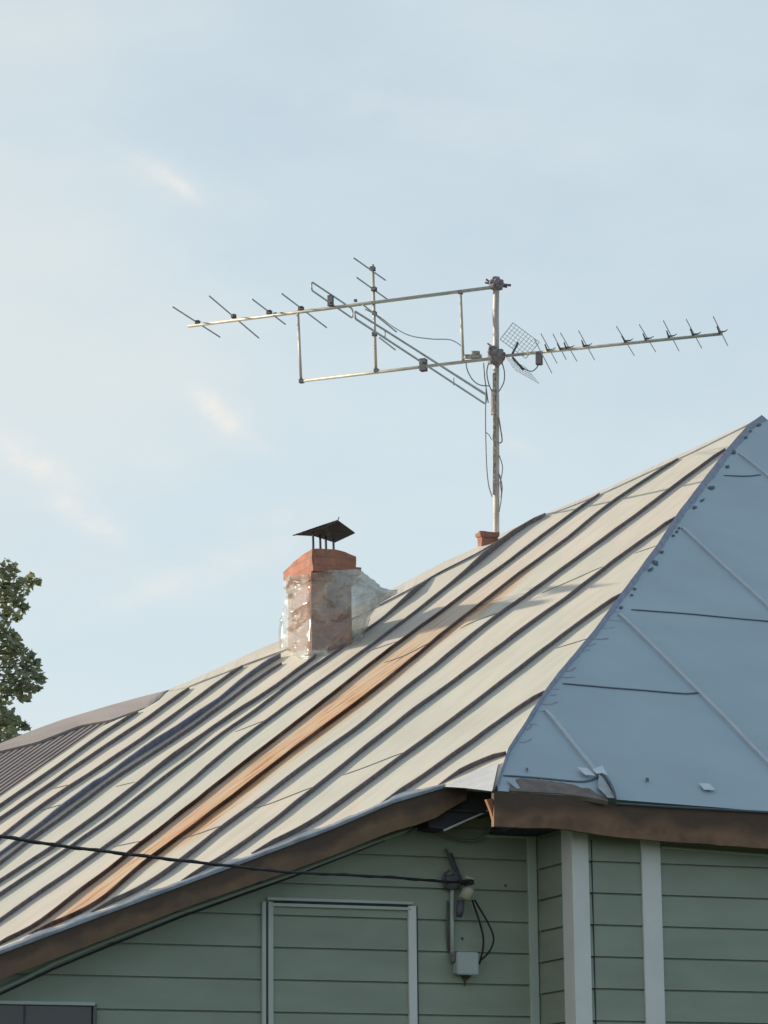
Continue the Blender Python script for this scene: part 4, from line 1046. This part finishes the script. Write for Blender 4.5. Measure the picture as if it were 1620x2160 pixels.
# a second conductor twisted round the first
tw = []
for i in range((len(cp)-1)*3):
    k = i//3; f_ = (i % 3)/3; p = cp[k].lerp(cp[k+1], f_); tw.append(p + Z*0.006*math.cos(i*0.2) + V*0.006*math.sin(i*0.2))
tube(bm, tw, 0.006, 6)
tag(obj('power_cable', bm, m_cord, None, smooth=True), 'thick black overhead cable running from the left to the wall bracket', 'cable')
br = empty('cable_bracket', onV(960, 1870, WLv), 'dark hooked bracket with cream insulator holding the overhead cable', 'bracket')
vb = WLv-0.05
bm = B(); tube(bm, smoothpts([onV(x, y, vb) for x, y in ((940,1790),(947,1806),(952,1822),(958,1832),(966,1840),(972,1852),(972,1866),(960,1874),(944,1872),(936,1860),(938,1845),(948,1836)) ]), 0.009, 8)
tube(bm, [onV(952, 1800, vb+.03), onV(968, 1842, vb)], 0.008, 6)
obj('hook', bm, m_plastic, br, smooth=True)
bm = B(); lump(bm, onV(952, 1860, vb+.01), pxr(26)*.8, 0.05, pxr(26)*.8, 5, rough=.3); obj('hook_plate', bm, m_plastic, br)
bm = B(); tube(bm, [onV(990, 1872, WLv-.13), onV(988, 1878, WLv-.13), onV(980, 1897, WLv-.12)], [0.034, 0.040, 0.042], 14); obj('insulator', bm, m_insul, br, smooth=True)
bm = B(); lump(bm, onV(986, 1861, WLv-.15), 0.085, 0.06, 0.035, 9); obj('cable_clamp', bm, m_cord, br)
bm = B(); tube(bm, [onV(980, 1850, WLv-.13), onV(990, 1853, WLv-.13), onV(997, 1856, WLv-.13)], 0.012, 8); obj('pale_tie', bm, m_insul, br)
bm = B(); tube(bm, [onV(972, 1899, WLv-.1), onV(970, 1922, WLv-.1), onV(968, 1934, WLv-.1)], [0.026, 0.028, 0.020], 12); obj('terminal_cap', bm, m_plastic, br, smooth=True)
bx = empty('junction_box', onV(984, 2055, WLv), 'square grey box fixed on the green wall under the bracket', 'junction box')
def wbox(name, x0, y0, x1, y1, v0, v1, m, par, bev=0.006):
    a = uvz(onV(x0, (y0+y1)/2, v0)); b = uvz(onV(x1, (y0+y1)/2, v0)); zt = onV((x0+x1)/2, y0, v0).z; zb = onV((x0+x1)/2, y1, v0).z
    bm = B(); boxp(bm, W(a[0], v0, zb), U*(b[0]-a[0]), V*(v1-v0), Z*(zt-zb)); bmesh.ops.bevel(bm, geom=bm.edges[:], offset=bev, segments=2, affect='EDGES')
    return obj(name, bm, m, par)
wbox('box_body', 966, 2010, 1008, 2054, WLv-0.10, WLv-0.012, m_box, bx)
wbox('box_lid', 964, 2008, 1010, 2056, WLv-0.118, WLv-0.101, m_box, bx)
bm = B(); lump(bm, onV(955, 2020, WLv-.04), 0.03, 0.05, 0.065, 3); obj('cable_gland', bm, m_rustclamp, bx)
bm = B()
pp = [onV(x, y, WLv-0.0185) for x, y in ((974,2058),(994,2058),(990,2064),(984,2068),(983,2078),(980,2081),(978,2070),(974,2063))]
bm.faces.new([bm.verts.new(p) for p in pp]); obj('rust_stain', bm, mat("rusty_run", (0.12, 0.10, 0.065), 0.9, 0, 0.3, 60), bx)
pl_ = empty('conduit', onV(953, 2010, WLv), 'grey conduit pipe running down the wall into the box', 'pipe')
bm = B(); tube(bm, [onV(954, 1868, WLv-.035), onV(953.5, 1940, WLv-.035), onV(954, 2010, WLv-.035)], 0.0145, 10); obj('pipe', bm, m_trimg, pl_, smooth=True)
bm = B(); tube(bm, [onV(945, 1900, WLv-.03), onV(944, 1960, WLv-.03), onV(946, 2006, WLv-.03)], 0.007, 6); obj('wire', bm, m_plastic, pl_, smooth=True)
for nm, pts in (('inner loop of black wire dropping from the insulator to the box', ((996,1898),(1004,1922),(1012,1946),(1019,1975),(1019,2000),(1014,2022),(1011,2034))),
                ('outer wider loop of black wire dropping from the insulator to the box', ((1001,1898),(1014,1920),(1028,1944),(1040,1972),(1040,1990),(1030,2010),(1013,2026)))):
    bm = B(); tube(bm, smoothpts([onV(x, y, WLv-.09) for x, y in pts]), 0.0065, 8)
    tag(obj('black_wire', bm, m_cord, None, smooth=True), nm, 'wire', 'wires dropping to the junction box')
# grey wire looping below the corner of the eave
bm = B(); tube(bm, smoothpts([onV(x, y, WLv-.06) for x, y in ((860,1757),(885,1746),(910,1750),(935,1762),(960,1769),(990,1773),(1012,1768),(1025,1758),(1036,1742),(1044,1725),(1046,1712))]), 0.0085, 8)
tag(obj('eave_wire', bm, m_cable, None, smooth=True), 'sagging grey wire looped under the eave corner', 'wire')
bm = B(); tube(bm, [onV(936, 1752, FLv+.05), onV(985, 1730, FLv+.05), onV(1035, 1708, FLv+.05)], 0.007, 6)
obj('soffit_edge', bm, m_trim, house)

# ------------------------------------------------------------------ tree
TD = 36.0
def atT(x, y, off=0): return CAM + ray(x, y)*(TD+off)
tb0 = atT(-175, 1700); tree = empty('leafy_tree', Vector((tb0.x, tb0.y, 0)), 'leafy green tree at the left edge behind the brown roof', 'tree')
rnd = random.Random(11)
clumps = [(18,1198,20),(8,1232,34),(38,1238,24),(62,1226,16),(80,1226,9),(10,1262,22),(36,1268,18),(52,1282,10),(14,1296,24),(36,1300,12),(-10,1330,34),(22,1345,20),(34,1362,22),(8,1380,40),(50,1376,14),
          (66,1384,9),(48,1405,24),(76,1398,10),(70,1420,20),(86,1432,11),(30,1432,34),(60,1448,20),(82,1452,7),(10,1462,26),(44,1466,14),(58,1474,7),(-5,1490,22),(20,1510,20),(2,1530,34),
          (36,1526,20),(52,1532,12),(20,1550,24),(-8,1562,26),(-40,1230,55),(-60,1320,70),(-55,1420,75),(-55,1520,75),(-70,1600,70),(-140,1180,70),(-160,1280,90),(-170,1400,100),(-160,1520,100),(-260,1230,80),(-270,1360,100),(-270,1500,100),(-200,1110,60)]
bm = B(); 
for (cx_, cy_, r) in clumps:
    c = atT(cx_, cy_, rnd.uniform(-.5, .5)); R = r/F*TD
    nl = int(14 + 0.085*r*r) if cx_ > -30 else int(0.055*r*r)+40
    for _ in range(nl):
        d = Vector((rnd.gauss(0, 1), rnd.gauss(0, 1), rnd.gauss(0, 1))).normalized()*(rnd.random()**0.45)
        p = c + d*R*1.0
        s = rnd.uniform(0.032, 0.062)
        a = Vector((rnd.gauss(0, 1), rnd.gauss(0, 1), rnd.gauss(0, .6))).normalized(); b = a.cross(Vector((rnd.gauss(0, 1), rnd.gauss(0, 1), rnd.gauss(0, 1)))).normalized()
        v = [bm.verts.new(p - a*s), bm.verts.new(p + b*s*.55), bm.verts.new(p + a*s*1.1), bm.verts.new(p - b*s*.55)]
        bm.faces.new(v)
crown = obj('crown', bm, m_leaf, tree)
bm = B(); base = Vector((tb0.x, tb0.y, 0)); fork = atT(-175, 1560)
tube(bm, [base, base.lerp(fork, .5)+Vector((.06, 0, 0)), fork, atT(-165, 1350), atT(-185, 1180)], [.22, .17, .13, .07, .02], 12)
for (x, y, r) in clumps[::2]:
    st = fork.lerp(atT(-170, 1250), min(1, max(0, (1560-y-60)/320))); en = atT(x, y)
    md = st.lerp(en, .55) + Z*0.12
    tube(bm, [st, md, en], [.04, .018, .005], 6)
obj('trunk', bm, m_bark, tree, smooth=True)
